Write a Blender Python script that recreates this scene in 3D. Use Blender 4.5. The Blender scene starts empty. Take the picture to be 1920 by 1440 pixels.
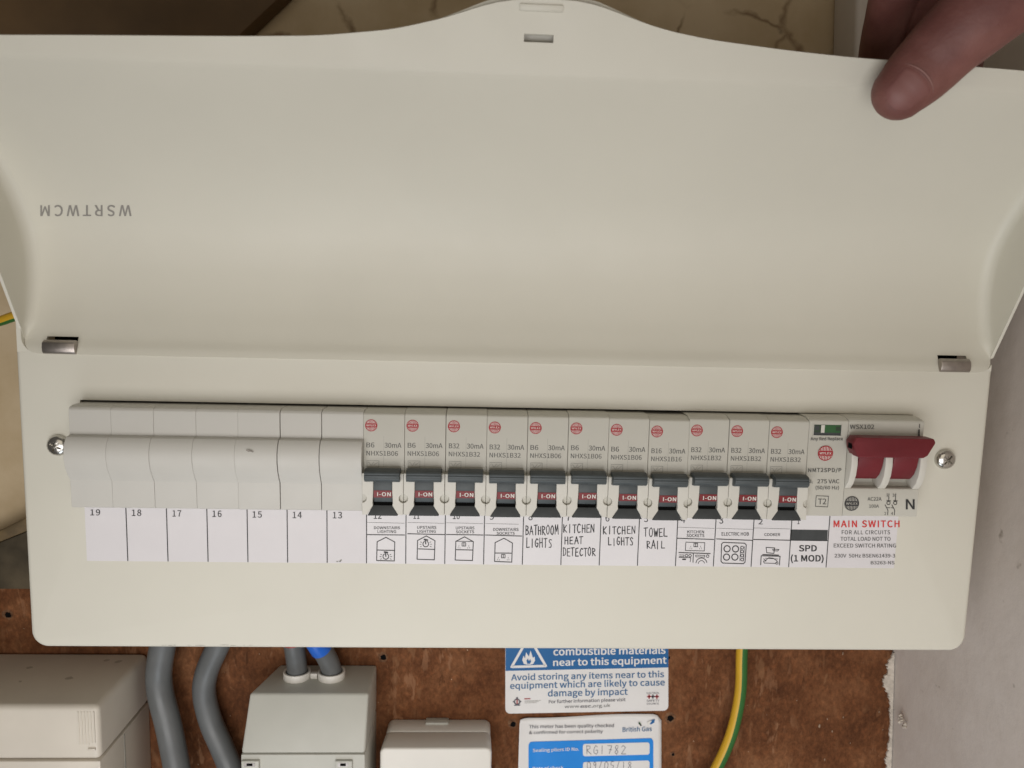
import bpy, bmesh, math, random, os
from mathutils import Vector, Matrix
random.seed(7)
S = 0.001                                   # everything below is written in millimetres
sc = bpy.context.scene
COL = sc.collection

# ------------------------------------------------------------------ camera, world, lights
CAM = Vector((159.45, -333.91, 123.74)); FPX = 1395.45
PITCH, YAW, ROLL = -0.117263, -0.041162, -0.023949
MR = (Matrix.Rotation(YAW, 3, 'Z') @ Matrix.Rotation(PITCH, 3, 'X') @ Matrix.Rotation(ROLL, 3, 'Y'))
cd = bpy.data.cameras.new('camera'); cam = bpy.data.objects.new('camera', cd); COL.objects.link(cam)
cd.sensor_fit = 'HORIZONTAL'; cd.sensor_width = 36; cd.lens = FPX / 1920 * 36
cd.clip_start = 0.01; cd.clip_end = 20
r_, f_, u_ = MR.col[0], MR.col[1], MR.col[2]
cam.matrix_world = Matrix(((r_.x, u_.x, -f_.x, CAM.x * S), (r_.y, u_.y, -f_.y, CAM.y * S), (r_.z, u_.z, -f_.z, CAM.z * S), (0, 0, 0, 1)))
cd.dof.use_dof = True; cd.dof.focus_distance = 0.36; cd.dof.aperture_fstop = 14
sc.camera = cam
w = bpy.data.worlds.new('World'); sc.world = w; w.use_nodes = True
w.node_tree.nodes['Background'].inputs[0].default_value = (1.0, 0.93, 0.83, 1)
w.node_tree.nodes['Background'].inputs[1].default_value = 0.10

def area(name, loc, target, size, size_y, power, color):
    l = bpy.data.lights.new(name, 'AREA'); l.shape = 'RECTANGLE'; l.size = size; l.size_y = size_y
    l.energy = power; l.color = color
    o = bpy.data.objects.new(name, l); COL.objects.link(o)
    o.location = Vector(loc) * S
    o.rotation_euler = (Vector(target) - Vector(loc)).to_track_quat('-Z', 'Y').to_euler()
    return o
area('window_light', (90, -520, -170), (235, 60, -290), 0.55, 0.42, 2.6, (1.0, 0.975, 0.965))
area('room_light', (120, -900, 420), (170, 0, 60), 0.7, 0.6, 1.15, (1.0, 0.90, 0.74))
area('low_window_light', (60, -330, -560), (330, 60, -140), 0.4, 0.3, 0.98, (0.86, 0.93, 1.0))
vs = sc.view_settings; vs.view_transform = 'Standard'; vs.look = 'None'; vs.exposure = 0; vs.gamma = 1; vs.use_curve_mapping = False

def ray(u, v): return MR @ Vector(((u - 960) / FPX, 1, (720 - v) / FPX))
def at(u, v, y):                            # photo pixel -> point on the plane y (mm)
    d = ray(u, v); return CAM + d * ((y - CAM.y) / d.y)
def atz(u, v, z):
    d = ray(u, v); return CAM + d * ((z - CAM.z) / d.z)

# ------------------------------------------------------------------ materials
def mat(name, col, rough=0.5, metal=0.0, var=0.04, vscale=60, bump=0.0, bscale=900, col2=None, spec=0.5, coat=0.0, sss=0.0):
    m = bpy.data.materials.new(name); m.use_nodes = True
    nt = m.node_tree; b = nt.nodes['Principled BSDF']
    b.inputs['Roughness'].default_value = rough; b.inputs['Metallic'].default_value = metal
    b.inputs['Specular IOR Level'].default_value = spec
    b.inputs['Coat Weight'].default_value = coat
    if sss:
        b.inputs['Subsurface Weight'].default_value = sss
        b.inputs['Subsurface Radius'].default_value = (0.004, 0.0015, 0.001)
    tc = nt.nodes.new('ShaderNodeTexCoord')
    n = nt.nodes.new('ShaderNodeTexNoise'); n.inputs['Scale'].default_value = vscale; n.inputs['Detail'].default_value = 5
    nt.links.new(tc.outputs['Object'], n.inputs['Vector'])
    rp = nt.nodes.new('ShaderNodeValToRGB')
    c2 = col2 or tuple(c * (1 - var * 2) for c in col)
    rp.color_ramp.elements[0].position = 0.35; rp.color_ramp.elements[0].color = (*c2, 1)
    rp.color_ramp.elements[1].position = 0.62; rp.color_ramp.elements[1].color = (*col, 1)
    nt.links.new(n.outputs['Fac'], rp.inputs['Fac']); nt.links.new(rp.outputs['Color'], b.inputs['Base Color'])
    if bump:
        n2 = nt.nodes.new('ShaderNodeTexNoise'); n2.inputs['Scale'].default_value = bscale; n2.inputs['Detail'].default_value = 3
        nt.links.new(tc.outputs['Object'], n2.inputs['Vector'])
        bp = nt.nodes.new('ShaderNodeBump'); bp.inputs['Strength'].default_value = bump; bp.inputs['Distance'].default_value = 0.0004
        nt.links.new(n2.outputs['Fac'], bp.inputs['Height']); nt.links.new(bp.outputs['Normal'], b.inputs['Normal'])
    return m

M = {}
M['cream'] = mat('cream_powder_coat', (0.640, 0.617, 0.532), 0.5, var=0.015, vscale=14, bump=0.10, bscale=2600)
M['grey_plastic'] = mat('grey_breaker_plastic', (0.53, 0.515, 0.455), 0.48, var=0.02, vscale=40, bump=0.05, bscale=3000)
M['blank_plastic'] = mat('blank_plastic', (0.545, 0.53, 0.487), 0.45, var=0.02, vscale=40, bump=0.05, bscale=3000)
M['white_rib'] = mat('pale_plastic', (0.60, 0.58, 0.52), 0.45, var=0.02)
M['toggle'] = mat('dark_toggle', (0.064, 0.076, 0.080), 0.5, var=0.1, vscale=200, bump=0.1)
M['apron'] = mat('dark_apron', (0.045, 0.050, 0.051), 0.6, var=0.1, vscale=200)
M['black'] = mat('black_void', (0.005, 0.005, 0.005), 0.9, spec=0.05)
M['onred'] = mat('indicator_red', (0.19, 0.007, 0.011), 0.5, var=0.05)
M['red'] = mat('handle_red', (0.150, 0.009, 0.016), 0.5, var=0.08, vscale=80, bump=0.08)
M['logo_red'] = mat('ink_red', (0.33, 0.012, 0.018), 0.6, var=0.02)
M['ink_red'] = mat('print_red', (0.62, 0.035, 0.03), 0.6, var=0.02)
M['white_ink'] = mat('white_ink', (0.70, 0.68, 0.63), 0.6, var=0.02)
M['grey_ink'] = mat('grey_ink', (0.085, 0.085, 0.08), 0.6, var=0.02)
M['faint_ink'] = mat('faint_ink', (0.30, 0.295, 0.265), 0.6, var=0.02)
M['black_ink'] = mat('black_ink', (0.022, 0.022, 0.024), 0.6, var=0.02)
M['seam_ink'] = mat('seam_line', (0.38, 0.37, 0.33), 0.6, var=0.02)
M['strip'] = mat('label_paper', (0.68, 0.655, 0.665), 0.55, var=0.01)
M['strip2'] = mat('label_sticker', (0.71, 0.69, 0.70), 0.5, var=0.01)
M['steel'] = mat('zinc_steel', (0.62, 0.60, 0.56), 0.22, 1.0, var=0.1, vscale=300)
M['clip'] = mat('hinge_steel', (0.42, 0.38, 0.35), 0.38, 1.0, var=0.08, vscale=300)
M['green'] = mat('indicator_green', (0.03, 0.115, 0.035), 0.3, var=0.1)
M['dgreen'] = mat('indicator_dark_green', (0.03, 0.055, 0.03), 0.3, var=0.1)
M['lid_ink'] = mat('lid_grey_ink', (0.27, 0.255, 0.23), 0.6)
M['meter'] = mat('cream_abs', (0.64, 0.585, 0.50), 0.45, var=0.03, vscale=30, bump=0.06, bscale=2500)
M['boxgrey'] = mat('pale_grey_abs', (0.50, 0.495, 0.44), 0.45, var=0.03, vscale=30, bump=0.06, bscale=2500)
M['boxwhite'] = mat('white_abs', (0.72, 0.69, 0.63), 0.4, var=0.02, vscale=30, bump=0.05, bscale=2500)
M['cable'] = mat('grey_pvc', (0.125, 0.13, 0.13), 0.4, var=0.08, vscale=40, bump=0.05)
M['blue'] = mat('blue_sleeve', (0.012, 0.12, 0.55), 0.35)
M['redsleeve'] = mat('red_sleeve', (0.30, 0.03, 0.02), 0.4)
M['yellow'] = mat('earth_yellow', (0.62, 0.36, 0.02), 0.4, var=0.05)
M['egreen'] = mat('earth_green', (0.022, 0.13, 0.022), 0.4, var=0.05)
M['sblue'] = mat('sticker_blue', (0.002, 0.105, 0.30), 0.6, var=0.03)
M['bblue'] = mat('sticker_bright_blue', (0.002, 0.22, 0.68), 0.5, var=0.03)
M['swhite'] = mat('sticker_white', (0.72, 0.70, 0.68), 0.42, var=0.02)
M['sink'] = mat('sticker_blue_ink', (0.03, 0.12, 0.26), 0.5)
M['dark_text'] = mat('sticker_dark_ink', (0.09, 0.085, 0.10), 0.5)
M['pen'] = mat('biro_ink', (0.10, 0.10, 0.13), 0.5)
M['skin'] = mat('skin', (0.205, 0.082, 0.068), 0.55, var=0.1, vscale=60, bump=0.3, bscale=800, col2=(0.145, 0.050, 0.042), sss=0.12)
M['nail'] = mat('nail', (0.20, 0.078, 0.068), 0.5, var=0.06, vscale=90)
M['cuticle'] = mat('cuticle', (0.24, 0.115, 0.098), 0.5, var=0.06, vscale=90)
M['brownboard'] = mat('dark_brown_timber', (0.13, 0.075, 0.03), 0.7, var=0.15, vscale=25)
M['batten'] = mat('painted_batten', (0.20, 0.135, 0.06), 0.6, var=0.25, vscale=60)
M['whitetrim'] = mat('white_trim', (0.66, 0.60, 0.54), 0.5, var=0.03)
M['plaster_flake'] = mat('plaster_flake', (0.60, 0.53, 0.45), 0.9, var=0.12, vscale=300, bump=0.4, bscale=800)
M['torn_fibre'] = mat('torn_fibre', (0.19, 0.095, 0.045), 0.9, var=0.25, vscale=500, col2=(0.09, 0.035, 0.012))
M['olive'] = mat('dark_olive_shade', (0.11, 0.085, 0.05), 0.8, var=0.3, vscale=40, col2=(0.035, 0.026, 0.013))  # shade of the recess below the batten, put into the colour
M['dirtspot'] = mat('dirt_spot', (0.30, 0.27, 0.235), 0.8, var=.15, vscale=900)
M['softdirt'] = mat('soft_dirt', (0.43, 0.385, 0.32), 0.7)
M['fleck'] = mat('fleck', (0.40, 0.29, 0.20), 0.9, var=0.2, vscale=400)
M['dirt'] = mat('dirt', (0.24, 0.23, 0.20), 0.8)

def smudge(m, lo, hi, scale):
    nt = m.node_tree; b = nt.nodes['Principled BSDF']; tc = nt.nodes.new('ShaderNodeTexCoord')
    n = nt.nodes.new('ShaderNodeTexNoise'); n.inputs['Scale'].default_value = scale; n.inputs['Detail'].default_value = 7; n.inputs['Distortion'].default_value = .6
    r = nt.nodes.new('ShaderNodeMapRange'); r.inputs[1].default_value = .3; r.inputs[2].default_value = .7; r.inputs[3].default_value = lo; r.inputs[4].default_value = hi
    nt.links.new(tc.outputs['Object'], n.inputs['Vector']); nt.links.new(n.outputs['Fac'], r.inputs[0]); nt.links.new(r.outputs[0], b.inputs['Roughness'])
for k_, lo_, hi_, sc_ in (('cream', .42, .6, 22), ('meter', .38, .6, 40), ('boxgrey', .38, .6, 40), ('blank_plastic', .36, .55, 50), ('cable', .3, .5, 60), ('red', .4, .6, 90)): smudge(M[k_], lo_, hi_, sc_)
def ramp(nt, fac, stops):
    r = nt.nodes.new('ShaderNodeValToRGB'); cr = r.color_ramp
    while len(cr.elements) < len(stops): cr.elements.new(0.5)
    for e, (p, c) in zip(cr.elements, stops): e.position = p; e.color = (*c, 1) if len(c) == 3 else c
    nt.links.new(fac, r.inputs['Fac']); return r.outputs['Color']
def noise(nt, vec, scale, detail=6, rough=0.6, dist=0.0):
    n = nt.nodes.new('ShaderNodeTexNoise'); n.inputs['Scale'].default_value = scale; n.inputs['Detail'].default_value = detail
    n.inputs['Roughness'].default_value = rough; n.inputs['Distortion'].default_value = dist
    nt.links.new(vec, n.inputs['Vector']); return n.outputs['Fac']
def mix(nt, a, b, fac, mode='MIX'):
    m = nt.nodes.new('ShaderNodeMix'); m.data_type = 'RGBA'; m.blend_type = mode
    for s, v in ((m.inputs[6], a), (m.inputs[7], b), (m.inputs[0], fac)):
        if hasattr(v, 'links') or isinstance(v, bpy.types.NodeSocket): nt.links.new(v, s)
        elif isinstance(v, (int, float)): s.default_value = v
        else: s.default_value = (*v, 1)
    return m.outputs[2]

def chipboard():
    m = bpy.data.materials.new('chipboard'); m.use_nodes = True; nt = m.node_tree; b = nt.nodes['Principled BSDF']
    tc = nt.nodes.new('ShaderNodeTexCoord'); v = tc.outputs['Object']
    base = ramp(nt, noise(nt, v, 30, 9, 0.7, 0.15), [(0.30, (0.072, 0.025, 0.009)), (0.5, (0.138, 0.052, 0.020)), (0.72, (0.225, 0.098, 0.043))])
    mp = nt.nodes.new('ShaderNodeMapping'); mp.inputs['Scale'].default_value = (1, 1, 0.7); mp.inputs['Rotation'].default_value = (0, 0.5, 0)
    nt.links.new(v, mp.inputs['Vector'])
    fl = ramp(nt, noise(nt, mp.outputs['Vector'], 330, 4, 0.75, 0.25), [(0.36, (0.5, 0.46, 0.42)), (0.52, (1, 1, 1)), (0.70, (1.9, 1.8, 1.75))])
    c = mix(nt, base, fl, 0.55, 'MULTIPLY')
    for rot, sc3, thr, colr in ((0.9, (1, 1, .28), .58, (0.25, 0.125, 0.06)), (-0.5, (1, 1, .3), .60, (0.29, 0.145, 0.075)), (2.0, (1, 1, .3), .63, (0.05, 0.018, 0.006))):
        m3 = nt.nodes.new('ShaderNodeMapping'); m3.inputs['Scale'].default_value = sc3; m3.inputs['Rotation'].default_value = (0, rot, 0); m3.inputs['Location'].default_value = (rot, 0, rot * 2)
        nt.links.new(v, m3.inputs['Vector'])
        streak = ramp(nt, noise(nt, m3.outputs['Vector'], 210, 3, 0.6, 0.3), [(thr, (0, 0, 0)), (thr + .07, (.65, .65, .65))])
        where = ramp(nt, noise(nt, m3.outputs['Vector'], 30, 3, 0.6), [(0.45, (0, 0, 0)), (0.6, (1, 1, 1))])
        c = mix(nt, c, colr, mix(nt, streak, where, 1.0, 'MULTIPLY'))
    vo = nt.nodes.new('ShaderNodeTexVoronoi'); vo.inputs['Scale'].default_value = 300; nt.links.new(mp.outputs['Vector'], vo.inputs['Vector'])
    chip = ramp(nt, vo.outputs['Color'], [(0.80, (0, 0, 0)), (0.9, (1, 1, 1))])
    patch = ramp(nt, noise(nt, v, 34, 4, 0.6), [(0.54, (0, 0, 0)), (0.68, (0.5, 0.5, 0.5))])
    c = mix(nt, c, (0.26, 0.125, 0.058), mix(nt, chip, patch, 1.0, 'MULTIPLY'))
    sp = ramp(nt, noise(nt, v, 330, 2, 0.5), [(0.745, (0, 0, 0)), (0.77, (1, 1, 1))])
    c = mix(nt, c, (0.48, 0.33, 0.22), sp)
    nt.links.new(c, b.inputs['Base Color']); b.inputs['Roughness'].default_value = 0.85; b.inputs['Specular IOR Level'].default_value = 0.2
    bp = nt.nodes.new('ShaderNodeBump'); bp.inputs['Strength'].default_value = 0.5; bp.inputs['Distance'].default_value = 0.0008
    nt.links.new(noise(nt, v, 380, 5, 0.7), bp.inputs['Height']); nt.links.new(bp.outputs['Normal'], b.inputs['Normal'])
    return m
M['chipboard'] = chipboard()

def wallmat(name, c0, c1, crack, spots=True):
    m = bpy.data.materials.new(name); m.use_nodes = True; nt = m.node_tree; b = nt.nodes['Principled BSDF']
    tc = nt.nodes.new('ShaderNodeTexCoord'); v = tc.outputs['Object']
    c = ramp(nt, noise(nt, v, 13, 6, 0.6), [(0.35, c0), (0.65, c1)])
    if crack:
        ad = nt.nodes.new('ShaderNodeMixRGB'); ad.blend_type = 'ADD'; ad.inputs[0].default_value = 0.022
        nn = nt.nodes.new('ShaderNodeTexNoise'); nn.inputs['Scale'].default_value = 45; nn.inputs['Detail'].default_value = 6
        nt.links.new(v, nn.inputs['Vector']); nt.links.new(v, ad.inputs[1]); nt.links.new(nn.outputs['Color'], ad.inputs[2])
        vo = nt.nodes.new('ShaderNodeTexVoronoi'); vo.feature = 'DISTANCE_TO_EDGE'; vo.inputs['Scale'].default_value = 17
        nt.links.new(ad.outputs[0], vo.inputs['Vector'])
        line = ramp(nt, vo.outputs['Distance'], [(0.0, (1, 1, 1)), (0.035, (0, 0, 0))])
        msk = ramp(nt, noise(nt, v, 24, 3, 0.6), [(0.42, (0, 0, 0)), (0.60, (1, 1, 1))])
        sx = nt.nodes.new('ShaderNodeSeparateXYZ'); nt.links.new(v, sx.inputs[0])
        hi = ramp(nt, sx.outputs['Z'], [(0.17, (0, 0, 0)), (0.2, (1, 1, 1))])
        c = mix(nt, c, (0.235, 0.155, 0.085), mix(nt, mix(nt, line, msk, 1.0, 'MULTIPLY'), hi, 1.0, 'MULTIPLY'))
    if spots:
        sp = ramp(nt, noise(nt, v, 75, 3, 0.55), [(0.69, (0, 0, 0)), (0.77, (0.6, 0.6, 0.6))])
        c = mix(nt, c, (0.17, 0.125, 0.08), sp)
    nt.links.new(c, b.inputs['Base Color']); b.inputs['Roughness'].default_value = 0.8
    bp = nt.nodes.new('ShaderNodeBump'); bp.inputs['Strength'].default_value = 0.35; bp.inputs['Distance'].default_value = 0.0012
    nt.links.new(noise(nt, v, 90, 6, 0.6), bp.inputs['Height']); nt.links.new(bp.outputs['Normal'], b.inputs['Normal'])
    return m
M['wall'] = wallmat('old_cream_wall', (0.46, 0.345, 0.20), (0.60, 0.48, 0.32), True)
M['sidewall'] = wallmat('grey_plaster', (0.59, 0.52, 0.46), (0.67, 0.605, 0.55), False)

# ------------------------------------------------------------------ object helpers
WLOC = {}
def empty(name, loc, label, cat, group=None):
    o = bpy.data.objects.new(name, None); COL.objects.link(o); o.location = Vector(loc) * S; o.empty_display_size = 0.01
    WLOC[o] = Vector(loc); o['label'] = label; o['category'] = cat
    if group: o['group'] = group
    return o
def tag(o, label=None, cat=None, group=None, kind=None):
    for k, v in (('label', label), ('category', cat), ('group', group), ('kind', kind)):
        if v: o[k] = v
    return o
def fin(name, bm, mats, parent=None, smooth=35, bevel=0, seg=2, origin=None):
    """bm in world millimetres -> one mesh object"""
    if bevel:
        bmesh.ops.recalc_face_normals(bm, faces=bm.faces)
        es = [e for e in bm.edges if len(e.link_faces) == 2 and e.calc_face_angle(0) > 0.5]
        bmesh.ops.bevel(bm, geom=es, offset=bevel, segments=seg, profile=0.5, affect='EDGES', clamp_overlap=True)
    bmesh.ops.remove_doubles(bm, verts=bm.verts, dist=1e-5)
    o0 = WLOC[parent] if parent else (Vector(origin) if origin else Vector((0, 0, 0)))
    for v in bm.verts: v.co = (v.co - o0) * S
    me = bpy.data.meshes.new(name)
    bm.to_mesh(me); bm.free()
    for m in (mats if isinstance(mats, (list, tuple)) else [mats]): me.materials.append(m if not isinstance(m, str) else M[m])
    if smooth:
        for p in me.polygons: p.use_smooth = True
        me.set_sharp_from_angle(angle=math.radians(smooth))
    o = bpy.data.objects.new(name, me); COL.objects.link(o)
    if parent: o.parent = parent; WLOC[o] = o0.copy()
    else: o.location = o0 * S; WLOC[o] = o0.copy()
    return o
def face(bm, pts, mi=0):
    f = bm.faces.new([bm.verts.new(p) for p in pts]); f.material_index = mi; return f
def box(bm, x0, x1, y0, y1, z0, z1, mi=0):
    vs_ = [bm.verts.new((x, y, z)) for x in (x0, x1) for y in (y0, y1) for z in (z0, z1)]
    for q in ((0, 1, 3, 2), (4, 6, 7, 5), (0, 4, 5, 1), (2, 3, 7, 6), (0, 2, 6, 4), (1, 5, 7, 3)):
        f = bm.faces.new([vs_[i] for i in q]); f.material_index = mi
def prism(bm, pts, x0, x1, mi=0):           # pts: (y, z) outline, extruded along x
    a = [bm.verts.new((x0, y, z)) for y, z in pts]; b = [bm.verts.new((x1, y, z)) for y, z in pts]
    n = len(pts); fs = [bm.faces.new(a), bm.faces.new(b[::-1])]
    for i in range(n): fs.append(bm.faces.new((a[i], b[i], b[(i + 1) % n], a[(i + 1) % n])))
    for f in fs: f.material_index = mi
    bmesh.ops.recalc_face_normals(bm, faces=fs)
def slab(bm, pts, y0, y1, mi=0):            # pts: (x, z) outline, extruded along y
    a = [bm.verts.new((x, y0, z)) for x, z in pts]; b = [bm.verts.new((x, y1, z)) for x, z in pts]
    n = len(pts); fs = [bm.faces.new(a), bm.faces.new(b[::-1])]
    for i in range(n): fs.append(bm.faces.new((a[i], b[i], b[(i + 1) % n], a[(i + 1) % n])))
    for f in fs: f.material_index = mi
    bmesh.ops.recalc_face_normals(bm, faces=fs)
def spline(pts, n=8):
    out = []; P = [Vector(p) for p in pts]
    for i in range(len(P) - 1):
        p0, p1, p2, p3 = P[max(i - 1, 0)], P[i], P[i + 1], P[min(i + 2, len(P) - 1)]
        for k in range(n):
            t = k / n
            out.append(0.5 * ((2 * p1) + (p2 - p0) * t + (2 * p0 - 5 * p1 + 4 * p2 - p3) * t * t + (3 * p1 - p0 - 3 * p2 + p3) * t ** 3))
    out.append(P[-1]); return out
def tube(bm, pts, r, seg=20, mi=0, mfun=None, cap=True):
    rings = []; ref = Vector((0, -1, 0))
    for i, p in enumerate(pts):
        d = (pts[min(i + 1, len(pts) - 1)] - pts[max(i - 1, 0)]).normalized()
        n = (ref - d * ref.dot(d)).normalized(); b = d.cross(n)
        rr = r[i] if isinstance(r, (list, tuple)) else r
        rings.append([bm.verts.new(p + (n * math.cos(a) + b * math.sin(a)) * rr) for a in [2 * math.pi * k / seg for k in range(seg)]])
    for i in range(len(rings) - 1):
        for k in range(seg):
            f = bm.faces.new((rings[i][k], rings[i][(k + 1) % seg], rings[i + 1][(k + 1) % seg], rings[i + 1][k]))
            f.material_index = mfun(k / seg, i) if mfun else mi
    if cap: bm.faces.new(rings[0][::-1]).material_index = mi; bm.faces.new(rings[-1]).material_index = mi
def rrect(x0, x1, z0, z1, r, n=5):
    out = []
    for cx, cz, a0 in ((x1 - r, z1 - r, 0), (x0 + r, z1 - r, 90), (x0 + r, z0 + r, 180), (x1 - r, z0 + r, 270)):
        for k in range(n + 1):
            a = math.radians(a0 + 90 * k / n); out.append((cx + r * math.cos(a), cz + r * math.sin(a)))
    return out

# ------------------------------------------------------------------ lettering: fonts and pen strokes, laid on real surfaces as ink
try:
    FONT = bpy.data.fonts.load(os.path.join(bpy.utils.system_resource('DATAFILES', path='fonts'), 'Noto Sans CJK Regular.woff2'))
except Exception:
    FONT = None
_tc = {}
def glyphs(s, bold=0.0, space=1.0):
    k = (s, bold, space)
    if k not in _tc:
        cu = bpy.data.curves.new('txt', 'FONT'); cu.body = s; cu.size = 1; cu.resolution_u = 3; cu.space_character = space
        if FONT: cu.font = FONT
        ob = bpy.data.objects.new('txt', cu); me = bpy.data.meshes.new_from_object(ob)
        _tc[k] = ([(v.co.x, v.co.y) for v in me.vertices], [tuple(p.vertices) for p in me.polygons])
        bpy.data.objects.remove(ob); bpy.data.curves.remove(cu); bpy.data.meshes.remove(me)
    return _tc[k]
CAPH = max(y for x, y in glyphs('H')[0])
def put(bm, s, fn, mi=0, bold=0.0, space=1.0):
    vs_, fs = glyphs(s, bold, space)
    if not vs_: return
    xa = min(x for x, y in vs_); xb = max(x for x, y in vs_)
    # weight: the same letter a hair's breadth to each side, one behind the other
    d = (bold + .011) * 1.0 * CAPH; k = 0
    for dx, dy in ([(-d, 0), (d, 0)] if bold < .011 else [(-d, -d * .6), (d, -d * .6), (-d, d * .6), (d, d * .6), (0, 0)]):
        V = []
        for x, y in vs_:
            p = Vector(fn((x + dx - xa) / (xb - xa), (y + dy) / CAPH)); V.append(bm.verts.new(p + (CAM - p).normalized() * .003 * k))
        k += 1
        for f in fs:
            try: q = bm.faces.new([V[i] for i in f]); q.material_index = mi
            except ValueError: pass
def tmm(bm, s, x0, x1, z0, z1, y, mi=0, bold=0.0, space=1.0):
    put(bm, s, lambda a, b: (x0 + a * (x1 - x0), y, z0 + b * (z1 - z0)), mi, bold, space)
def tpx(bm, s, u0, u1, vt, vb, y, mi=0, bold=0.0, dv=0.0, space=1.0):      # box measured on the photo: cap top vt, baseline vb
    put(bm, s, lambda a, b: at(u0 + a * (u1 - u0), vb + b * (vt - vb) + a * dv, y), mi, bold, space)
def stroke(bm, pts, wd, y, mi=0):           # pts (x, z) mm -> flat ink ribbon
    P = [Vector((p[0], p[1])) for p in pts]
    for i in range(len(P) - 1):
        d = P[i + 1] - P[i]
        if d.length < 1e-6: continue
        n = Vector((-d.y, d.x)).normalized() * wd / 2
        face(bm, [(q.x, y, q.y) for q in (P[i] + n, P[i] - n, P[i + 1] - n, P[i + 1] + n)], mi)
    for j, p in enumerate(P):
        face(bm, [(p.x + wd / 2 * math.cos(a), y - 0.004 - 0.0007 * j, p.y + wd / 2 * math.sin(a)) for a in [k * math.pi / 4 for k in range(8)]], mi)
def spx(bm, pts, wd, y, mi=0, z=None):      # pts in a zoomed picture of the photo: z = (u0, v0, scale)
    o = []
    for p in pts:
        u, v = (p[0], p[1]) if z is None else (z[0] + p[0] * z[2], z[1] + p[1] * z[2])
        q = at(u, v, y); o.append((q.x, q.z))
    stroke(bm, o, wd, y, mi)
def circ(cx, cy, r, n=14, a0=0, a1=360): return [(cx + r * math.cos(math.radians(a0 + (a1 - a0) * k / n)), cy + r * math.sin(math.radians(a0 + (a1 - a0) * k / n))) for k in range(n + 1)]

HW = {  # handwritten capitals as pen strokes in a unit cell (x right, y up)
 'A': [[(0, 0), (.45, 1), (.9, 0)], [(.15, .38), (.8, .40)]],
 'B': [[(.1, 0), (.12, 1)], [(.12, 1), (.6, .92), (.65, .7), (.15, .53)], [(.15, .53), (.72, .45), (.75, .15), (.1, 0)]],
 'C': [[(.8, .88), (.5, 1), (.12, .65), (.1, .3), (.4, 0), (.8, .12)]],
 'D': [[(.12, 0), (.12, 1)], [(.02, .97), (.6, .85), (.8, .5), (.6, .12), (.05, 0)]],
 'E': [[(.8, 1), (.12, .96), (.1, 0), (.85, .03)], [(.1, .5), (.65, .54)]],
 'G': [[(.8, .85), (.45, 1), (.12, .6), (.15, .2), (.5, 0), (.78, .2), (.78, .45), (.45, .45)]],
 'H': [[(.1, 1), (.08, 0)], [(.75, 1), (.78, 0)], [(.08, .5), (.78, .52)]],
 'I': [[(.4, 1), (.38, 0)]],
 'K': [[(.1, 1), (.1, 0)], [(.8, .95), (.12, .45), (.85, 0)]],
 'L': [[(.15, 1), (.12, .02), (.85, .05)]],
 'M': [[(.02, 0), (.12, 1), (.45, .3), (.8, 1), (.95, 0)]],
 'N': [[(.05, 0), (.1, 1), (.78, .05), (.82, 1)]],
 'O': [[(.45, 1), (.12, .75), (.1, .25), (.42, 0), (.75, .25), (.78, .75), (.45, 1)]],
 'R': [[(.12, 0), (.12, 1)], [(.05, .98), (.65, .92), (.68, .65), (.15, .48), (.85, 0)]],
 'S': [[(.75, .88), (.45, 1), (.15, .78), (.65, .38), (.6, .08), (.1, .05)]],
 'T': [[(.02, .97), (.9, 1)], [(.45, 1), (.42, 0)]],
 'W': [[(.02, 1), (.2, 0), (.48, .7), (.7, 0), (.95, 1)]],
 '1': [[(.4, 1), (.35, 0)]], '7': [[(.1, 1), (.85, .98), (.4, 0)], [(.3, .5), (.8, .52)]],
 '8': [[(.75, .9), (.4, 1), (.2, .75), (.7, .3), (.5, 0), (.15, .2), (.75, .8)]], '2': [[(.1, .8), (.4, 1), (.75, .75), (.1, 0), (.9, .05)]],
 '0': [[(.45, 1), (.12, .75), (.1, .25), (.42, 0), (.75, .25), (.78, .75), (.45, 1)]], '9': [[(.75, .75), (.4, 1), (.15, .7), (.45, .5), (.75, .75), (.6, 0)]],
 '5': [[(.8, 1), (.25, 1), (.2, .6), (.7, .5), (.6, .08), (.1, .05)]], '/': [[(.7, 1.1), (.1, -.2)]],
}
def handpx(bm, s, u0, u1, vt, vb, y, wd, mi=0, dv=0.0):
    n = len(s); cw = (u1 - u0) / (n - 0.15)
    for i, ch in enumerate(s):
        if ch == ' ': continue
        jx, jy, hs = random.uniform(-.06, .06), random.uniform(-.06, .06), random.uniform(.92, 1.1)
        for st in HW[ch]:
            P = [Vector((x + random.uniform(-.03, .03), yy * hs + jy + random.uniform(-.03, .03), 0)) for x, yy in st]
            if len(P) > 2: P = spline(P, 3) if ch in 'BCDGORS8290' else P
            spx(bm, [(u0 + (i + jx + p.x * .86) * cw, vb + p.y * (vt - vb) + dv * i / n) for p in P], wd * random.uniform(.8, 1.12), y, mi)

def logo(bm, cx, cz, r, y, ink, paper):     # round badge: barred disc with a lettered band
    n = 28
    face(bm, [(cx + r * math.cos(2 * math.pi * k / n), y, cz + r * math.sin(2 * math.pi * k / n)) for k in range(n)], ink)
    rr = r * 0.90; k = 4; wd = r * 0.07
    for i in range(-k, k + 1):
        x = i * rr * 0.88 / k; h = math.sqrt(max(rr * rr - x * x, 0)) * 0.97
        for sgn in (1, -1):
            z0, z1 = r * 0.33, max(h, r * 0.36)
            face(bm, [(cx + x + a * wd * .5, y - .03, cz + sgn * b) for a, b in ((-1, z0), (1, z0), (1, z1), (-1, z1))], paper)
    tmm(bm, 'WYLEX', cx - r * .78, cx + r * .78, cz - r * .15, cz + r * .15, y - .04, paper, 0.0)

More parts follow.
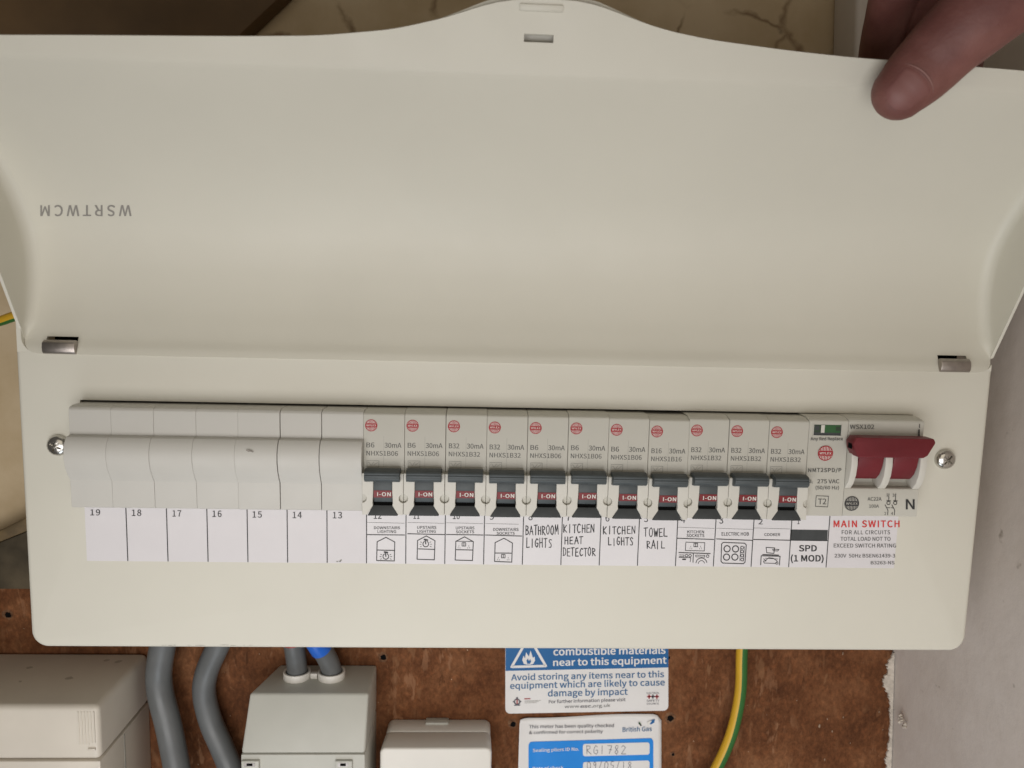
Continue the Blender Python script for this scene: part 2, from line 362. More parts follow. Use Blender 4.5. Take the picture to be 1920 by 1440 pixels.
# ------------------------------------------------------------------ the setting
bm = bmesh.new(); box(bm, -420, 560, 112, 125, -420, 560)
tag(fin('back_wall', bm, 'wall', smooth=0), 'old cream wall with brown cracks behind the fuse board', 'wall', kind='structure')
EX = lambda z: max(0.0, (-z - 92) * .06)          # the wall leans away a little at the bottom
bm = bmesh.new(); box(bm, 423.5, 470, -420, 111.9, -420, -92); box(bm, 423.5, 470, -420, 111.9, -92, 560)
for v in bm.verts: v.co.x += EX(v.co.z)
bmesh.ops.remove_doubles(bm, verts=bm.verts, dist=.01)
for f in [f for f in bm.faces if abs(f.normal.z) > .5 and abs(f.calc_center_median().z + 92) < 1]: bm.faces.remove(f)
tag(fin('side_wall', bm, 'sidewall', smooth=0), 'grey plaster side wall on the right of the fuse board', 'wall', kind='structure')

BZ = at(20, 1100, 104).z
bb = empty('backboard', (170, 108, -160), 'brown chipboard backing board behind and below the consumer unit', 'board')
bm = bmesh.new(); slab(bm, [(-330, BZ), (-330, -330), (423 + EX(-330), -330), (423, -92), (423, BZ)], 105, 111.9)
fin('board_panel', bm, 'chipboard', bb, smooth=0, bevel=0.5)
for u, v, r in ((15, 1153, 2.0), (719, 1233, 1.9), (962, 1358, 1.9), (1257, 1347, 2.1), (1254, 1233, 0.9), (1262, 1415, 1.0)):
    p = at(u, v, 104.8); bm = bmesh.new(); n = 14
    rim = [(r * random.uniform(.8, 1.15)) for k in range(n)]
    o = [bm.verts.new((p.x + rim[k] * math.cos(k * 2 * math.pi / n), 104.75, p.z + rim[k] * math.sin(k * 2 * math.pi / n))) for k in range(n)]
    i_ = [bm.verts.new((p.x + .4 * rim[k] * math.cos(k * 2 * math.pi / n), 104.9, p.z + .4 * rim[k] * math.sin(k * 2 * math.pi / n))) for k in range(n)]
    for k in range(n): bm.faces.new((o[k], o[(k + 1) % n], i_[(k + 1) % n], i_[k]))
    bm.faces.new(i_)
    h_ = [bm.verts.new((p.x + rim[(k * 5) % n] * 1.75 * math.cos(k * 2 * math.pi / n) - .3, 104.85, p.z + rim[(k * 5) % n] * 1.7 * math.sin(k * 2 * math.pi / n) + .4)) for k in range(n)]
    for k in range(n): bm.faces.new((h_[k], h_[(k + 1) % n], o[(k + 1) % n], o[k])).material_index = 1
    fin('nail_hole', bm, ['black', 'torn_fibre'], bb, smooth=0)
# ragged plaster left on the board's right edge, flakes on the board
bm = bmesh.new()
f1 = 2
V = [(1224, 2), (1236, 5), (1247, 12), (1254, 12), (1262, 8), (1268, 14), (1276, 21), (1284, 19), (1292, 14), (1300, 9), (1308, 7), (1320, 3), (1334, 4), (1346, 1.5), (1362, 3), (1380, 2), (1396, 4), (1412, 5), (1424, 9), (1436, 7), (1450, 4)]
for (va, wa), (vb, wb) in zip(V, V[1:]):
    for k in range(7):
        t0, t1 = k / 7, (k + 1) / 7
        f0 = f1 if k or va > 1224 else wa
        f1 = wa + (wb - wa) * t1 + random.uniform(-1, 1) * (1.2 + .12 * wb)
        A = at(1676 - 7 * ((va + (vb - va) * t0) - 1224) / 216 - max(f0, .6), va + (vb - va) * t0, 103.9); B = at(1676 - 7 * ((va + (vb - va) * t1) - 1224) / 216 - max(f1, .6), va + (vb - va) * t1, 103.9)
        face(bm, [A, (423 + EX(A.z), 102.9, A.z), (423 + EX(B.z), 102.9, B.z), B]); face(bm, [A, B, (B.x, 105.2, B.z), (A.x, 105.2, A.z)])
fin('plaster_residue', bm, 'plaster_flake', bb, smooth=0)
for u, v, r in ((1581, 1345, .9), (1551, 1348, .8), (1536, 1361, 1.5), (1560, 1371, 1.1), (1594, 1393, .6), (1648, 1335, .8), (1546, 1424, 1.1), (1655, 1368, .6), (1494, 1313, .7), (1580, 1225, 1.3), (683, 1417, .5), (715, 1190, .6), (945, 1318, .4), (1437, 1340, .5), (420, 1385, .8), (372, 1433, .6)):
    bm = bmesh.new(); p = at(u, v, 104.6); n = 7; a0 = random.uniform(0, 6); el = random.uniform(.35, .8); r *= .85
    face(bm, [(p.x + r * (.6 + .5 * random.random()) * math.cos(a0 + k * 2 * math.pi / n) * el, 104.5 - .3 * random.random(), p.z + r * (.6 + .5 * random.random()) * math.sin(a0 + k * 2 * math.pi / n)) for k in range(n)])
    fin('paint_fleck', bm, 'fleck', bb, smooth=0)
# crumbling plaster knob on the side wall
bm = bmesh.new(); p = at(1690, 1336, 98)
for k in range(16):
    c = Vector((423.2 + random.uniform(-.3, .2), 90 + random.uniform(-6, 3), p.z + random.uniform(-3.5, 3)))
    bmesh.ops.create_icosphere(bm, subdivisions=1, radius=random.uniform(.5, 1.2), matrix=Matrix.Translation(c) @ Matrix.Diagonal((1.2, 1, random.uniform(.6, 1.3), 1)))
tag(fin('plaster_crumb', bm, 'plaster_flake', None, smooth=0, origin=(423, 90, p.z)), 'small crumb of loose white plaster stuck on the grey side wall', 'plaster')

# brown board leaning at the top left, batten on the left, white trim at top right
q = [at(-60, -40, 100), at(566, -40, 100), at(452, 68, 100), at(430, 120, 100), at(-60, 140, 100)]
bm = bmesh.new(); slab(bm, [(p.x, p.z) for p in q], 98, 111.9)
tag(fin('timber_board', bm, 'brownboard', None, bevel=1.5, origin=(0, 105, 260)), 'dark brown timber board with slanted end above the open lid at top left', 'board')
q = [at(-60, 1040, 98), at(-60, 1024, 98), at(120, 935, 98), at(120, 968, 98)]
bm = bmesh.new(); slab(bm, [(p.x, p.z) for p in q], 96, 111.9)
tag(fin('timber_batten', bm, 'batten', None, bevel=1.2, origin=(-90, 105, -20)), 'slanting painted timber batten on the wall left of the consumer unit', 'batten')
q = [at(-60, 1041, 104), at(120, 969, 104), at(120, 1104, 104), at(-60, 1104, 104)]  # dark strip added in place of the shade below the batten
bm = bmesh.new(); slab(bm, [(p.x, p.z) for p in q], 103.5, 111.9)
tag(fin('shade_strip', bm, 'olive', None, bevel=.5, origin=(-90, 108, -40)), 'dark olive strip standing for the shade between the slanting batten and the chipboard at far left', 'board')
P0, P1 = at(1598, -60, 90), at(1590, 240, 90)
bm = bmesh.new(); slab(bm, [(P0.x, P0.z), (P0.x + 16, P0.z), (P1.x + 14, P1.z), (P1.x, P1.z)], 84, 111.9)
tag(fin('wall_trim', bm, 'whitetrim', None, bevel=2.5, seg=3, origin=(P0.x, 100, P0.z)), 'pale vertical trim strip on the cracked wall behind the fingers', 'trim')
bm = bmesh.new(); p = at(1589, 78, 96)
tube(bm, spline([at(1592, 70, 104), at(1588, 90, 104), at(1586, 120, 104), at(1584, 170, 104)], 4), [1.2, 1.6] + [2.2] * 11, 10)  # thin black tube laid for the slit beside the trim
tag(fin('black_slit', bm, 'black', None, origin=tuple(p)), 'short black slit beside the pale trim strip', 'slit')

# ------------------------------------------------------------------ consumer unit
unit = empty('consumer_unit', (175, 50, -42), 'cream metal consumer unit with its lid held open above a row of breakers', 'fuse box')
L, R_, ZB, ZT = -45.2, 395.8, -41.9, 94.4
HX0, HX1, HZ0, HZ1 = -18.3, 359.6, 27.0, 73.6
def outline(ins, rb=7.6):
    x0, x1, z0, z1 = L + ins, R_ - ins, ZB + ins, ZT
    o = [(x1, z1), (x0, z1)]; r = rb - ins
    for cx, cz, a0 in ((x0 + r, z0 + r, 180), (x1 - r, z0 + r, 270)):
        for k in range(9): a = math.radians(a0 + 90 * k / 8); o.append((cx + r * math.cos(a), cz + r * math.sin(a)))
    return o
bm = bmesh.new()
loops = []
for ins, y in ((2.2, 0), (1.1, .25), (.35, .9), (0, 2.0), (0, 26)):
    loops.append([bm.verts.new((x, y, z)) for x, z in outline(ins)])
n = len(loops[0])
for a, b in zip(loops, loops[1:]):
    for i in range(n): bm.faces.new((a[i], a[(i + 1) % n], b[(i + 1) % n], b[i]))
hl = []
for ins, y in ((0, 0), (0, 1.4)):
    hl.append([bm.verts.new((x, y, z)) for x, z in ((HX1, HZ1), (HX0, HZ1), (HX0, HZ0), (HX1, HZ0))])
for i in range(4): bm.faces.new((hl[0][i], hl[0][(i + 1) % 4], hl[1][(i + 1) % 4], hl[1][i]))
# front face: outer loop 0 to hole loop 0 (outer: 0 = top right, 1 = top left, 2..10 lower left arc, 11..19 lower right arc)
A, H = loops[0], hl[0]
bm.faces.new((A[0], A[1], H[1], H[0]))
bm.faces.new((A[1], A[2], H[2], H[1])); bm.faces.new([H[2]] + A[2:12] + [H[3]]) if False else None
bm.faces.new([H[2]] + A[2:7]); bm.faces.new([A[6]] + A[7:15] + [H[3], H[2]]) if False else None
bm.faces.new([H[2]] + A[6:16] + [H[3]]); bm.faces.new([H[3]] + A[15:20]); bm.faces.new((A[19], A[0], H[0], H[3]))
bmesh.ops.recalc_face_normals(bm, faces=bm.faces)
fin('front_cover', bm, 'cream', unit, smooth=40)
bm = bmesh.new(); box(bm, L + 2.5, R_ - 2.5, 26.2, 104.9, ZB + 2.5, 92)
fin('enclosure', bm, 'cream', unit, smooth=0, bevel=1.5)
RC = 7.0
def inset_at(z):
    k = RC - min(max(z - 93.9, 0), RC); return RC - math.sqrt(max(RC * RC - k * k, 0.0))
for side in (0, 1):                          # cheeks of the enclosure that close the corners beside the lid
    top = 112 if side == 0 else 97.5; zz = [94.42 + k * (top - 94.42) / 14 for k in range(15)]
    if side == 0: pts = [(L + .9, top), (L + .9, 94.42)] + [(-42.2 + inset_at(z) - .15, z) for z in zz]
    else: pts = [(R_ - .9, top), (R_ - .9, 94.42)] + [(min(395.6 - inset_at(z) + .15, R_ - .95), z) for z in zz]
    bm = bmesh.new(); slab(bm, pts, .05, 40); fin('end_cheek', bm, 'cream', unit, smooth=0)
bm = bmesh.new(); box(bm, HX0 - 3, HX1 + 3, 24, 26, HZ0 - 6, HZ1 + 10)
box(bm, HX0 - 3, HX1 + 3, 1.6, 24, HZ1 + 8, HZ1 + 10)
fin('inner_chassis', bm, 'black', unit, smooth=0)

# lid -------------------------------------------------
TH = math.radians(27); D2 = Vector((-math.sin(TH), math.cos(TH))); P0L = Vector((0.0, 105.0)); N2 = Vector((math.cos(TH), math.sin(TH)))
prof = [(-0.5, 93.9), (0.6, 96.8), (2.9, 101), (5.2, 107), (7.6, 115), (9.1, 125), (9.0, 136.6), (6.2, 148.8), (-0.8, 161.0), (-10.4, 172), (-22, 182.6), (-34, 192), (-44.5, 199.6)]
prof = [Vector((p.x, p.y)) for p in spline([(a, b, 0) for a, b in prof], 5)]
def lip(t): return P0L + D2 * t
T0 = 111.5
def smooth_join():
    a = prof[-1]; b = lip(T0)
    return [a.lerp(b, k) for k in (.35, .65, .9)]
prof += smooth_join()
TE = [(-46, 116.5), (-30, 117.8), (-11.6, 118.3), (12, 119.1), (72, 120.8), (100, 122), (126.4, 125), (147, 130), (154.5, 132.8), (160, 134.5), (168, 136.0), (176.7, 136.6), (187, 136.5), (195.4, 135.9), (205, 132.9), (221, 128.3), (239, 125.5), (268.6, 122.9), (292.7, 121.4), (353.7, 119.3), (397, 117)]
def tend(x):
    for (a, ta), (b, tb) in zip(TE, TE[1:]):
        if a <= x <= b: k = (x - a) / (b - a); k2 = k; return ta + (tb - ta) * k2
    return TE[-1][1]
TEs = {}
def tends(x): return sum(tend(min(max(x + d, -46), 397)) for d in (-6, -3, 0, 3, 6)) / 5
XL, XR = -42.2, 395.6
def lid_face_y(z):
    for a, b in zip(prof, prof[1:]):
        if a.y <= z <= b.y: return a.x + (b.x - a.x) * (z - a.y) / (b.y - a.y)
    return 0
bm = bmesh.new(); rows = []
cols = [k / 96 for k in range(97)]
NL = 5
for i, p in enumerate(prof + [None] * NL):
    if p is not None:
        t = (p - P0L).dot(D2); fl = P0L + D2 * t; d = (p - fl).dot(N2)
        d = max(d, 0.0); inset = 0.0
        inset = inset_at(p.y)
        r = min(5.0, d * .8)
        row = []
        def side(sx, x0):
            o = []
            for k in range(4): o.append((x0, p + N2 * (-d + (d - r) * k / 3)))
            for k in range(1, 6):
                a = math.pi / 2 * k / 5; o.append((x0 + sx * r * (1 - math.cos(a)), p + N2 * (-r + r * math.sin(a))))
            return o
        ls = side(1, XL + inset); rs = side(-1, XR - inset)
        xa, xb = ls[-1][0], rs[-1][0]
        row = ls + [(xa + (xb - xa) * c, p) for c in cols[1:-1]] + rs[::-1]
    else:
        k = (i - len(prof)) / (NL - 1)
        row = []
        base = len(rows[0])
        for j in range(base):
            x = rows[len(prof) - 1][j][0]
            row.append((x, lip(T0 + .6 + (tends(x) - T0 - .6) * k)))
    rows.append(row)
VV = [[bm.verts.new((x, q.x, q.y)) for x, q in row] for row in rows]
for a, b in zip(VV, VV[1:]):
    for j in range(len(a) - 1):
        try: bm.faces.new((a[j], a[j + 1], b[j + 1], b[j]))
        except ValueError: pass
bmesh.ops.remove_doubles(bm, verts=bm.verts, dist=0.02)
bmesh.ops.dissolve_degenerate(bm, edges=bm.edges, dist=0.01)
bmesh.ops.recalc_face_normals(bm, faces=bm.faces)
lid = fin('lid', bm, 'cream', unit, smooth=50)
if sum(p.normal.y for p in lid.data.polygons) > 0: lid.data.flip_normals()
def apply_mods(o):
    dg = bpy.context.evaluated_depsgraph_get(); me = bpy.data.meshes.new_from_object(o.evaluated_get(dg)); old = o.data
    o.modifiers.clear(); o.data = me; bpy.data.meshes.remove(old)
md = lid.modifiers.new('t', 'SOLIDIFY'); md.thickness = 1.3 * S; md.offset = -1; apply_mods(lid)
def cut(o, *boxes):
    for bx in boxes:
        b = bmesh.new(); box(b, *bx); bmesh.ops.recalc_face_normals(b, faces=b.faces); c = fin('cutter', b, 'black', None, smooth=0)
        m = o.modifiers.new('c', 'BOOLEAN'); m.object = c; m.operation = 'DIFFERENCE'; m.solver = 'EXACT'
        apply_mods(o); bpy.data.objects.remove(c)
sl = [at(983, 65, -57), at(1038, 77, -57)]
cut(lid, (sl[0].x, sl[1].x, -75, -40, sl[1].z - .2, sl[0].z + .4), (-32.8, -19.2, -6, 22, 92, 101.3), (370.6, 384.2, -6, 22, 92, 101.3))
for p in lid.data.polygons: p.use_smooth = True
lid.data.set_sharp_from_angle(angle=math.radians(50))
bm = bmesh.new(); c = (sl[0] + sl[1]) / 2
ca, cb = lip((c.z - 105) / math.cos(TH) - 3) + N2 * 3.2, lip((c.z - 105) / math.cos(TH) + 4) + N2 * 3.2
prism(bm, [(ca.x, ca.y), (ca.x + .9, ca.y + .4), (cb.x + .9, cb.y + .4), (cb.x, cb.y)], sl[0].x - 2, sl[1].x + 2)
fin('catch_plate', bm, 'grey_plastic', lid, smooth=0)
# moulded grip rib on the tab and rolled rim behind the tab
bm = bmesh.new(); g0, g1 = at(974, 12, -61), at(1056, 22, -61); q = lip(132.3); q2 = lip(134.6)
prism(bm, [(q.x + .3, q.y), (q.x - .8, q.y + .1), (q2.x - .8, q2.y - .1), (q2.x + .3, q2.y)], g0.x, g1.x)
fin('grip_rib', bm, 'cream', lid, smooth=30, bevel=0.35)
bm = bmesh.new(); prev = None
for k in range(41):
    x = 143 + (214 - 143) * k / 40; e = min(1, min(k, 40 - k) / 9); t = tends(x)
    a = lip(t - .8) + N2 * 1.2; b_ = lip(t + 1.0 * e) + N2 * (1.4 + 1.2 * e); c_ = lip(t + .8 * e) + N2 * (2.2 + 1.6 * e); d_ = lip(t - 2.5) + N2 * 2.2
    cur = [bm.verts.new((x, q.x, q.y)) for q in (a, b_, c_, d_)]
    if prev:
        for j in range(4): bm.faces.new((prev[j], cur[j], cur[(j + 1) % 4], prev[(j + 1) % 4]))
    prev = cur
bmesh.ops.recalc_face_normals(bm, faces=bm.faces)
fin('rolled_rim', bm, 'cream', lid, smooth=50)
# lettering moulded upside down inside the lid
bm = bmesh.new()
def lidmap(a, b):
    u = 246 - a * 170; v = 385 + b * 20 + (1 - a) * 0
    d = ray(u, v); z = 153.0
    for _ in range(12):
        y = lid_face_y(z) - .12; p = CAM + d * ((y - CAM.y) / d.y); z = p.z
    return (p.x, lid_face_y(p.z) - .12, p.z)
put(bm, 'WSRTWCM', lidmap, 0, 0.012, 1.15)
fin('lid_lettering', bm, 'lid_ink', lid, smooth=0)
# hinge clips
for x0, x1, inner in ((-32.6, -18.6, 1), (369.9, 383.9, -1)):
    bm = bmesh.new()
    pts = [(-1.2, 93.9), (-2.0, 94.7), (-2.3, 96.6), (-1.9, 98.9), (-0.4, 100.1), (1.2, 99.8), (1.2, 93.9)]
    prism(bm, pts, x0, x1)
    fin('hinge_clip', bm, 'clip', unit, smooth=40, bevel=0.4)
    bm = bmesh.new(); box(bm, x0 - 2, x1 + 2, 12, 17, 93.2, 103)  # black boxes added as the shade in the gaps around the clip
    xi = x1 if inner > 0 else x0
    box(bm, min(xi, xi + inner * 2.4), max(xi, xi + inner * 2.4), -.15, 1, 93.9, 94.9)
    fin('hinge_gap_shade', bm, 'black', unit, smooth=0)
# pan head screws
for u, v, rot in ((106, 836, 25), (1775, 862, 40)):
    p = at(u, v, -2); bm = bmesh.new(); prev = None; n = 28; R = 4.7
    secs = [(R, 0.2), (R, -1.0), (R * .93, -1.9), (R * .75, -2.7), (R * .5, -3.2), (R * .2, -3.4)]
    rr = [[bm.verts.new((p.x + r * math.cos(2 * math.pi * k / n), y, p.z + r * math.sin(2 * math.pi * k / n))) for k in range(n)] for r, y in secs]
    for a, b in zip(rr, rr[1:]):
        for k in range(n): bm.faces.new((a[k], a[(k + 1) % n], b[(k + 1) % n], b[k]))
    bm.faces.new(rr[-1]); bm.faces.new(rr[0][::-1]); bmesh.ops.recalc_face_normals(bm, faces=bm.faces)
    s_ = fin('screw', bm, 'steel', unit, smooth=50)
    for ang, ln, wd, dp in ((rot, 2.6, .85, 2.0), (rot + 90, 2.6, .85, 2.0), (rot + 45, 1.9, .25, .9), (rot + 135, 1.9, .25, .9)):
        b = bmesh.new(); box(b, -ln, ln, -2.0, 2.0, -wd / 2, wd / 2)
        bmesh.ops.rotate(b, verts=b.verts, cent=(0, 0, 0), matrix=Matrix.Rotation(math.radians(ang), 3, 'Y'))
        bmesh.ops.translate(b, verts=b.verts, vec=(p.x, -3.4 - 2.0 + dp, p.z)); bmesh.ops.recalc_face_normals(b, faces=b.faces)
        c = fin('cutter', b, 'steel', None, smooth=0); m = s_.modifiers.new('c', 'BOOLEAN'); m.object = c; m.solver = 'EXACT'
        apply_mods(s_); bpy.data.objects.remove(c)

# circuit label strip -------------------------------------------------
bm = bmesh.new(); box(bm, -18.3, 357, -.12, .5, -.3, 26.8)
box(bm, 108.0, 324.2, -.2, .4, -.15, 26.6, 1)
strip = fin('label_strip', bm, ['strip', 'strip2'], unit, smooth=0)
YI = -0.28
LX = [240, 315, 390, 465, 539, 613.5, 687, 761.4, 834.5, 907.2, 979.4, 1051.6, 1122.9, 1194.6, 1266.3, 1337.6, 1408.5, 1479, 1547.8]
Z3 = (660, 740, .24306); Z4 = (1040, 740, .2431); Z5 = (1400, 740, .2431); Z6 = (80, 730, .32292)
def cellx(k): return k * 18.0              # k = 0 between 19 and 18
def new(): return bmesh.new()
IN = ['black_ink', 'ink_red', 'apron', 'grey_ink']
cells = []
for i in range(19):                         # i = 0 -> number 19
    b = new(); num = 19 - i
    if i < 18: stroke(b, [(cellx(i), 0.0), (cellx(i), 26)], .42, YI, 0)
    else: stroke(b, [(cellx(i), 0.0), (cellx(i), 26)], .42, YI, 0)
    cells.append(b)
NB = {19: (277, 333, 698, 732), 18: (518, 572, 699, 735), 17: (754, 804, 703, 739), 16: (986, 1038, 705, 741), 15: (1219, 1272, 709, 745), 14: (1452, 1504, 712, 748), 13: (1685, 1738, 713, 749)}
for num, (x0, x1, y0, y1) in NB.items():
    tpx(cells[19 - num], str(num), 80 + x0 * .32292, 80 + x1 * .32292, 730 + y0 * .32292, 730 + y1 * .32292, YI, 0, 0.004, space=1.08)
def num3(num, x0, x1, y1, z, h=52):
    tpx(cells[19 - num], str(num), z[0] + x0 * z[2], z[0] + x1 * z[2], z[1] + (y1 - h) * z[2], z[1] + y1 * z[2], YI, 0, 0.004)
num3(12, 168, 228, 958, Z3); num3(11, 474, 520, 958, Z3); num3(10, 778, 832, 960, Z3); num3(9, 1062, 1096, 964, Z3); num3(8, 1362, 1392, 968, Z3)
num3(7, 90, 122, 972, Z4); num3(6, 392, 422, 978, Z4); num3(5, 690, 720, 982, Z4); num3(4, 976, 1006, 990, Z4); num3(3, 1270, 1300, 994, Z4); num3(2, 92, 124, 1000, Z5, 40); num3(1, 391, 408, 998, Z5, 40)
def tz(b, s, x0, x1, y0, y1, z, mi=0, bold=0.012, space=1.0, dv=0): tpx(b, s, z[0] + x0 * z[2], z[0] + x1 * z[2], z[1] + y0 * z[2], z[1] + y1 * z[2], YI, mi, bold, dv, space)
def sz(b, pts, z, wd=.42, mi=0): spx(b, pts, wd, YI, mi, z)
# 12 downstairs lighting
def bulb(b, cx, cy, z):
    sz(b, circ(cx, cy, 22, 14, -60, 240), z, .4); sz(b, [(cx - 10, cy - 34), (cx + 12, cy - 30)], z, .8); sz(b, [(cx - 2, cy - 24), (cx, cy)], z, .5)
    for dx, dy in ((-42, 22), (-46, 2), (-40, -16), (42, 22), (46, 2), (40, -16)): sz(b, [(cx + dx * .78, cy + dy * .8), (cx + dx, cy + dy)], z, .26)
def sock(b, cx, cy, z):
    sz(b, [(cx - 14, cy - 13), (cx + 14, cy - 13), (cx + 14, cy + 13), (cx - 14, cy + 13), (cx - 14, cy - 13)], z, .32); sz(b, [(cx, cy - 13), (cx, cy + 13)], z, .32)
    for dx, dy in ((-38, 12), (-44, 26), (-30, 28), (38, 12), (44, 26), (30, 28)): sz(b, [(cx + dx, cy + dy - 4), (cx + dx, cy + dy + 4)], z, .2, 3)
b = cells[7]; tz(b, 'DOWNSTAIRS', 170, 370, 1017, 1037, Z3); tz(b, 'LIGHTING', 197, 340, 1046, 1067, Z3); sz(b, [(118, 1080), (406, 1083)], Z3)
sz(b, [(190, 1280), (194, 1135), (262, 1101), (330, 1137), (326, 1283), (190, 1280)], Z3); sz(b, [(193, 1199), (328, 1202)], Z3); bulb(b, 261, 1248, Z3)
sz(b, [(116, 985), (404, 992)], Z3, .14, 3)
b = cells[8]; tz(b, 'UPSTAIRS', 503, 650, 1014, 1035, Z3); tz(b, 'LIGHTING', 504, 646, 1044, 1065, Z3); sz(b, [(430, 1073), (715, 1080)], Z3)
sz(b, [(502, 1270), (506, 1125), (573, 1090), (640, 1127), (635, 1274), (502, 1270)], Z3); sz(b, [(514, 1190), (637, 1194)], Z3); bulb(b, 569, 1152, Z3); sz(b, [(430, 986), (712, 993)], Z3, .14, 3)
b = cells[9]; tz(b, 'UPSTAIRS', 801, 944, 1018, 1039, Z3); tz(b, 'SOCKETS', 802, 942, 1048, 1069, Z3); sz(b, [(728, 1079), (1011, 1083)], Z3)
sz(b, [(796, 1276), (801, 1132), (868, 1097), (936, 1134), (929, 1280), (796, 1276)], Z3); sz(b, [(801, 1131), (935, 1133)], Z3, .3); sz(b, [(799, 1196), (932, 1199)], Z3); sock(b, 863, 1155, Z3); sz(b, [(728, 988), (1008, 995)], Z3, .14, 3)
b = cells[10]; tz(b, 'DOWNSTAIRS', 1090, 1284, 1029, 1051, Z3); tz(b, 'SOCKETS', 1117, 1255, 1060, 1080, Z3); sz(b, [(1029, 1083), (1310, 1091)], Z3)
sz(b, [(1100, 1287), (1104, 1142), (1172, 1108), (1238, 1145), (1232, 1292), (1100, 1287)], Z3); sz(b, [(1103, 1222), (1234, 1223)], Z3); sock(b, 1167, 1246, Z3); sz(b, [(1030, 994), (1285, 1000)], Z3, .14, 3)
# handwriting
def hz(b, s, x0, x1, y0, y1, z, dv=0): handpx(b, s, z[0] + x0 * z[2], z[0] + x1 * z[2], z[1] + y0 * z[2], z[1] + y1 * z[2], YI, .44, 0, dv)
b = cells[11]; hz(b, 'BATHROOM', 1340, 1592, 1010, 1078, Z3); hz(b, 'LIGHTS', 1344, 1545, 1112, 1178, Z3)
b = cells[12]; hz(b, 'KITCHEN', 68, 310, 1005, 1066, Z4, -2); hz(b, 'HEAT', 78, 222, 1096, 1154, Z4); hz(b, 'DETECTOR', 64, 316, 1184, 1244, Z4)
b = cells[13]; hz(b, 'KITCHEN', 374, 625, 1018, 1074, Z4); hz(b, 'LIGHTS', 412, 608, 1104, 1162, Z4)
b = cells[14]; hz(b, 'TOWEL', 690, 872, 1030, 1094, Z4); hz(b, 'RAIL', 708, 852, 1128, 1188, Z4)
# 4 kitchen sockets
b = cells[15]; tz(b, 'KITCHEN', 1024, 1152, 1048, 1069, Z4); tz(b, 'SOCKETS', 1018, 1154, 1076, 1098, Z4); sz(b, [(948, 1108), (1226, 1117)], Z4)
sz(b, [(1012, 1138), (1158, 1142), (1154, 1206), (1008, 1202), (1012, 1138)], Z4, .3); sock(b, 1088, 1160, Z4)
sz(b, [(958, 1218), (1200, 1226)], Z4, .45); sz(b, [(960, 1236), (998, 1237), (997, 1250), (960, 1249)], Z4, .25); sz(b, circ(1017, 1242, 10), Z4, .3); sz(b, circ(1044, 1242, 10), Z4, .3)
sz(b, [(958, 1255), (1050, 1258), (1045, 1290)], Z4, .3); sz(b, [(988, 1270), (1008, 1270)], Z4, .7); sz(b, [(1070, 1225), (1067, 1292)], Z4, .4); sz(b, [(1088, 1238), (1158, 1240), (1158, 1253), (1088, 1251), (1088, 1238)], Z4, .28); sz(b, circ(1180, 1246, 10), Z4, .3)
sz(b, circ(1132, 1302, 42, 12, 185, 350), Z4, .36); sz(b, circ(1132, 1304, 24, 10, 185, 350), Z4, .3); sz(b, [(948, 1022), (1230, 1032)], Z4, .14, 3)
# 3 electric hob
b = cells[16]; tz(b, 'ELECTRIC HOB', 1288, 1498, 1062, 1087, Z4); sz(b, [(1248, 1113), (1528, 1124)], Z4)
P = [(1300, 1140), (1465, 1146), (1478, 1160), (1468, 1292), (1455, 1304), (1296, 1299), (1283, 1285), (1288, 1152), (1300, 1140)]
sz(b, P, Z4, .42)
for cx, cy in ((1330, 1189), (1395, 1190), (1326, 1253), (1390, 1253)): sz(b, circ(cx, cy, 24), Z4, .5)
sz(b, [(1436, 1170), (1428, 1282)], Z4, .26); sz(b, [(1464, 1172), (1456, 1284)], Z4, .26)
for cy in (1180, 1210, 1241, 1272): sz(b, circ(1446, cy, 11, 10), Z4, .32)
sz(b, [(1248, 1030), (1528, 1040)], Z4, .14, 3)
# 2 cooker
b = cells[17]; tz(b, 'COOKER', 137, 258, 1069, 1090, Z5); sz(b, [(55, 1117), (332, 1123)], Z5)
sz(b, [(150, 1178), (155, 1220), (210, 1224), (216, 1182), (150, 1178)], Z5, .36); sz(b, [(200, 1192), (250, 1194), (240, 1206), (205, 1204), (200, 1192)], Z5, .3); sz(b, [(124, 1234), (246, 1238)], Z5, .5)
sz(b, [(108, 1312), (112, 1243), (258, 1247), (252, 1314)], Z5, .42); sz(b, [(132, 1266), (145, 1280), (170, 1258), (205, 1262), (236, 1284), (225, 1302), (135, 1299), (130, 1283), (150, 1283)], Z5, .32); sz(b, circ(233, 1299, 9, 10), Z5, .3); sz(b, [(145, 1262), (240, 1268)], Z5, .26)
sz(b, [(56, 1028), (335, 1036)], Z5, .14, 3)
# 1 surge protector
b = cells[18]
face(b, [at(1400 + x * .2431, 740 + y * .2431, YI) for x, y in ((338, 1040), (626, 1044), (622, 1126), (334, 1122))], 2)
sz(b, [(334, 1123), (622, 1127)], Z5, .35)
tz(b, 'SPD', 405, 540, 1162, 1208, Z5, 0, .028); tz(b, '(1 MOD)', 342, 592, 1239, 1286, Z5, 0, .028)
for i, b in enumerate(cells):
    fin('circuit_label', b, IN, strip, smooth=0)
b = new()
tz(b, 'MAIN SWITCH', 672, 1178, 972, 1022, Z5, 1, .022, 1.08)
tz(b, 'FOR ALL CIRCUITS', 734, 1106, 1047, 1077, Z5, 3, .004, 1.05); tz(b, 'TOTAL LOAD NOT TO', 724, 1110, 1098, 1127, Z5, 3, .004, 1.0); tz(b, 'EXCEED SWITCH RATING', 672, 1152, 1150, 1179, Z5, 3, .004)
tz(b, '230V  50Hz BSEN61439-3', 678, 1145, 1229, 1256, Z5, 3, .004); tz(b, 'B3263-NS', 958, 1140, 1284, 1309, Z5, 3, .006)
fin('main_switch_label', b, IN, strip, smooth=0)
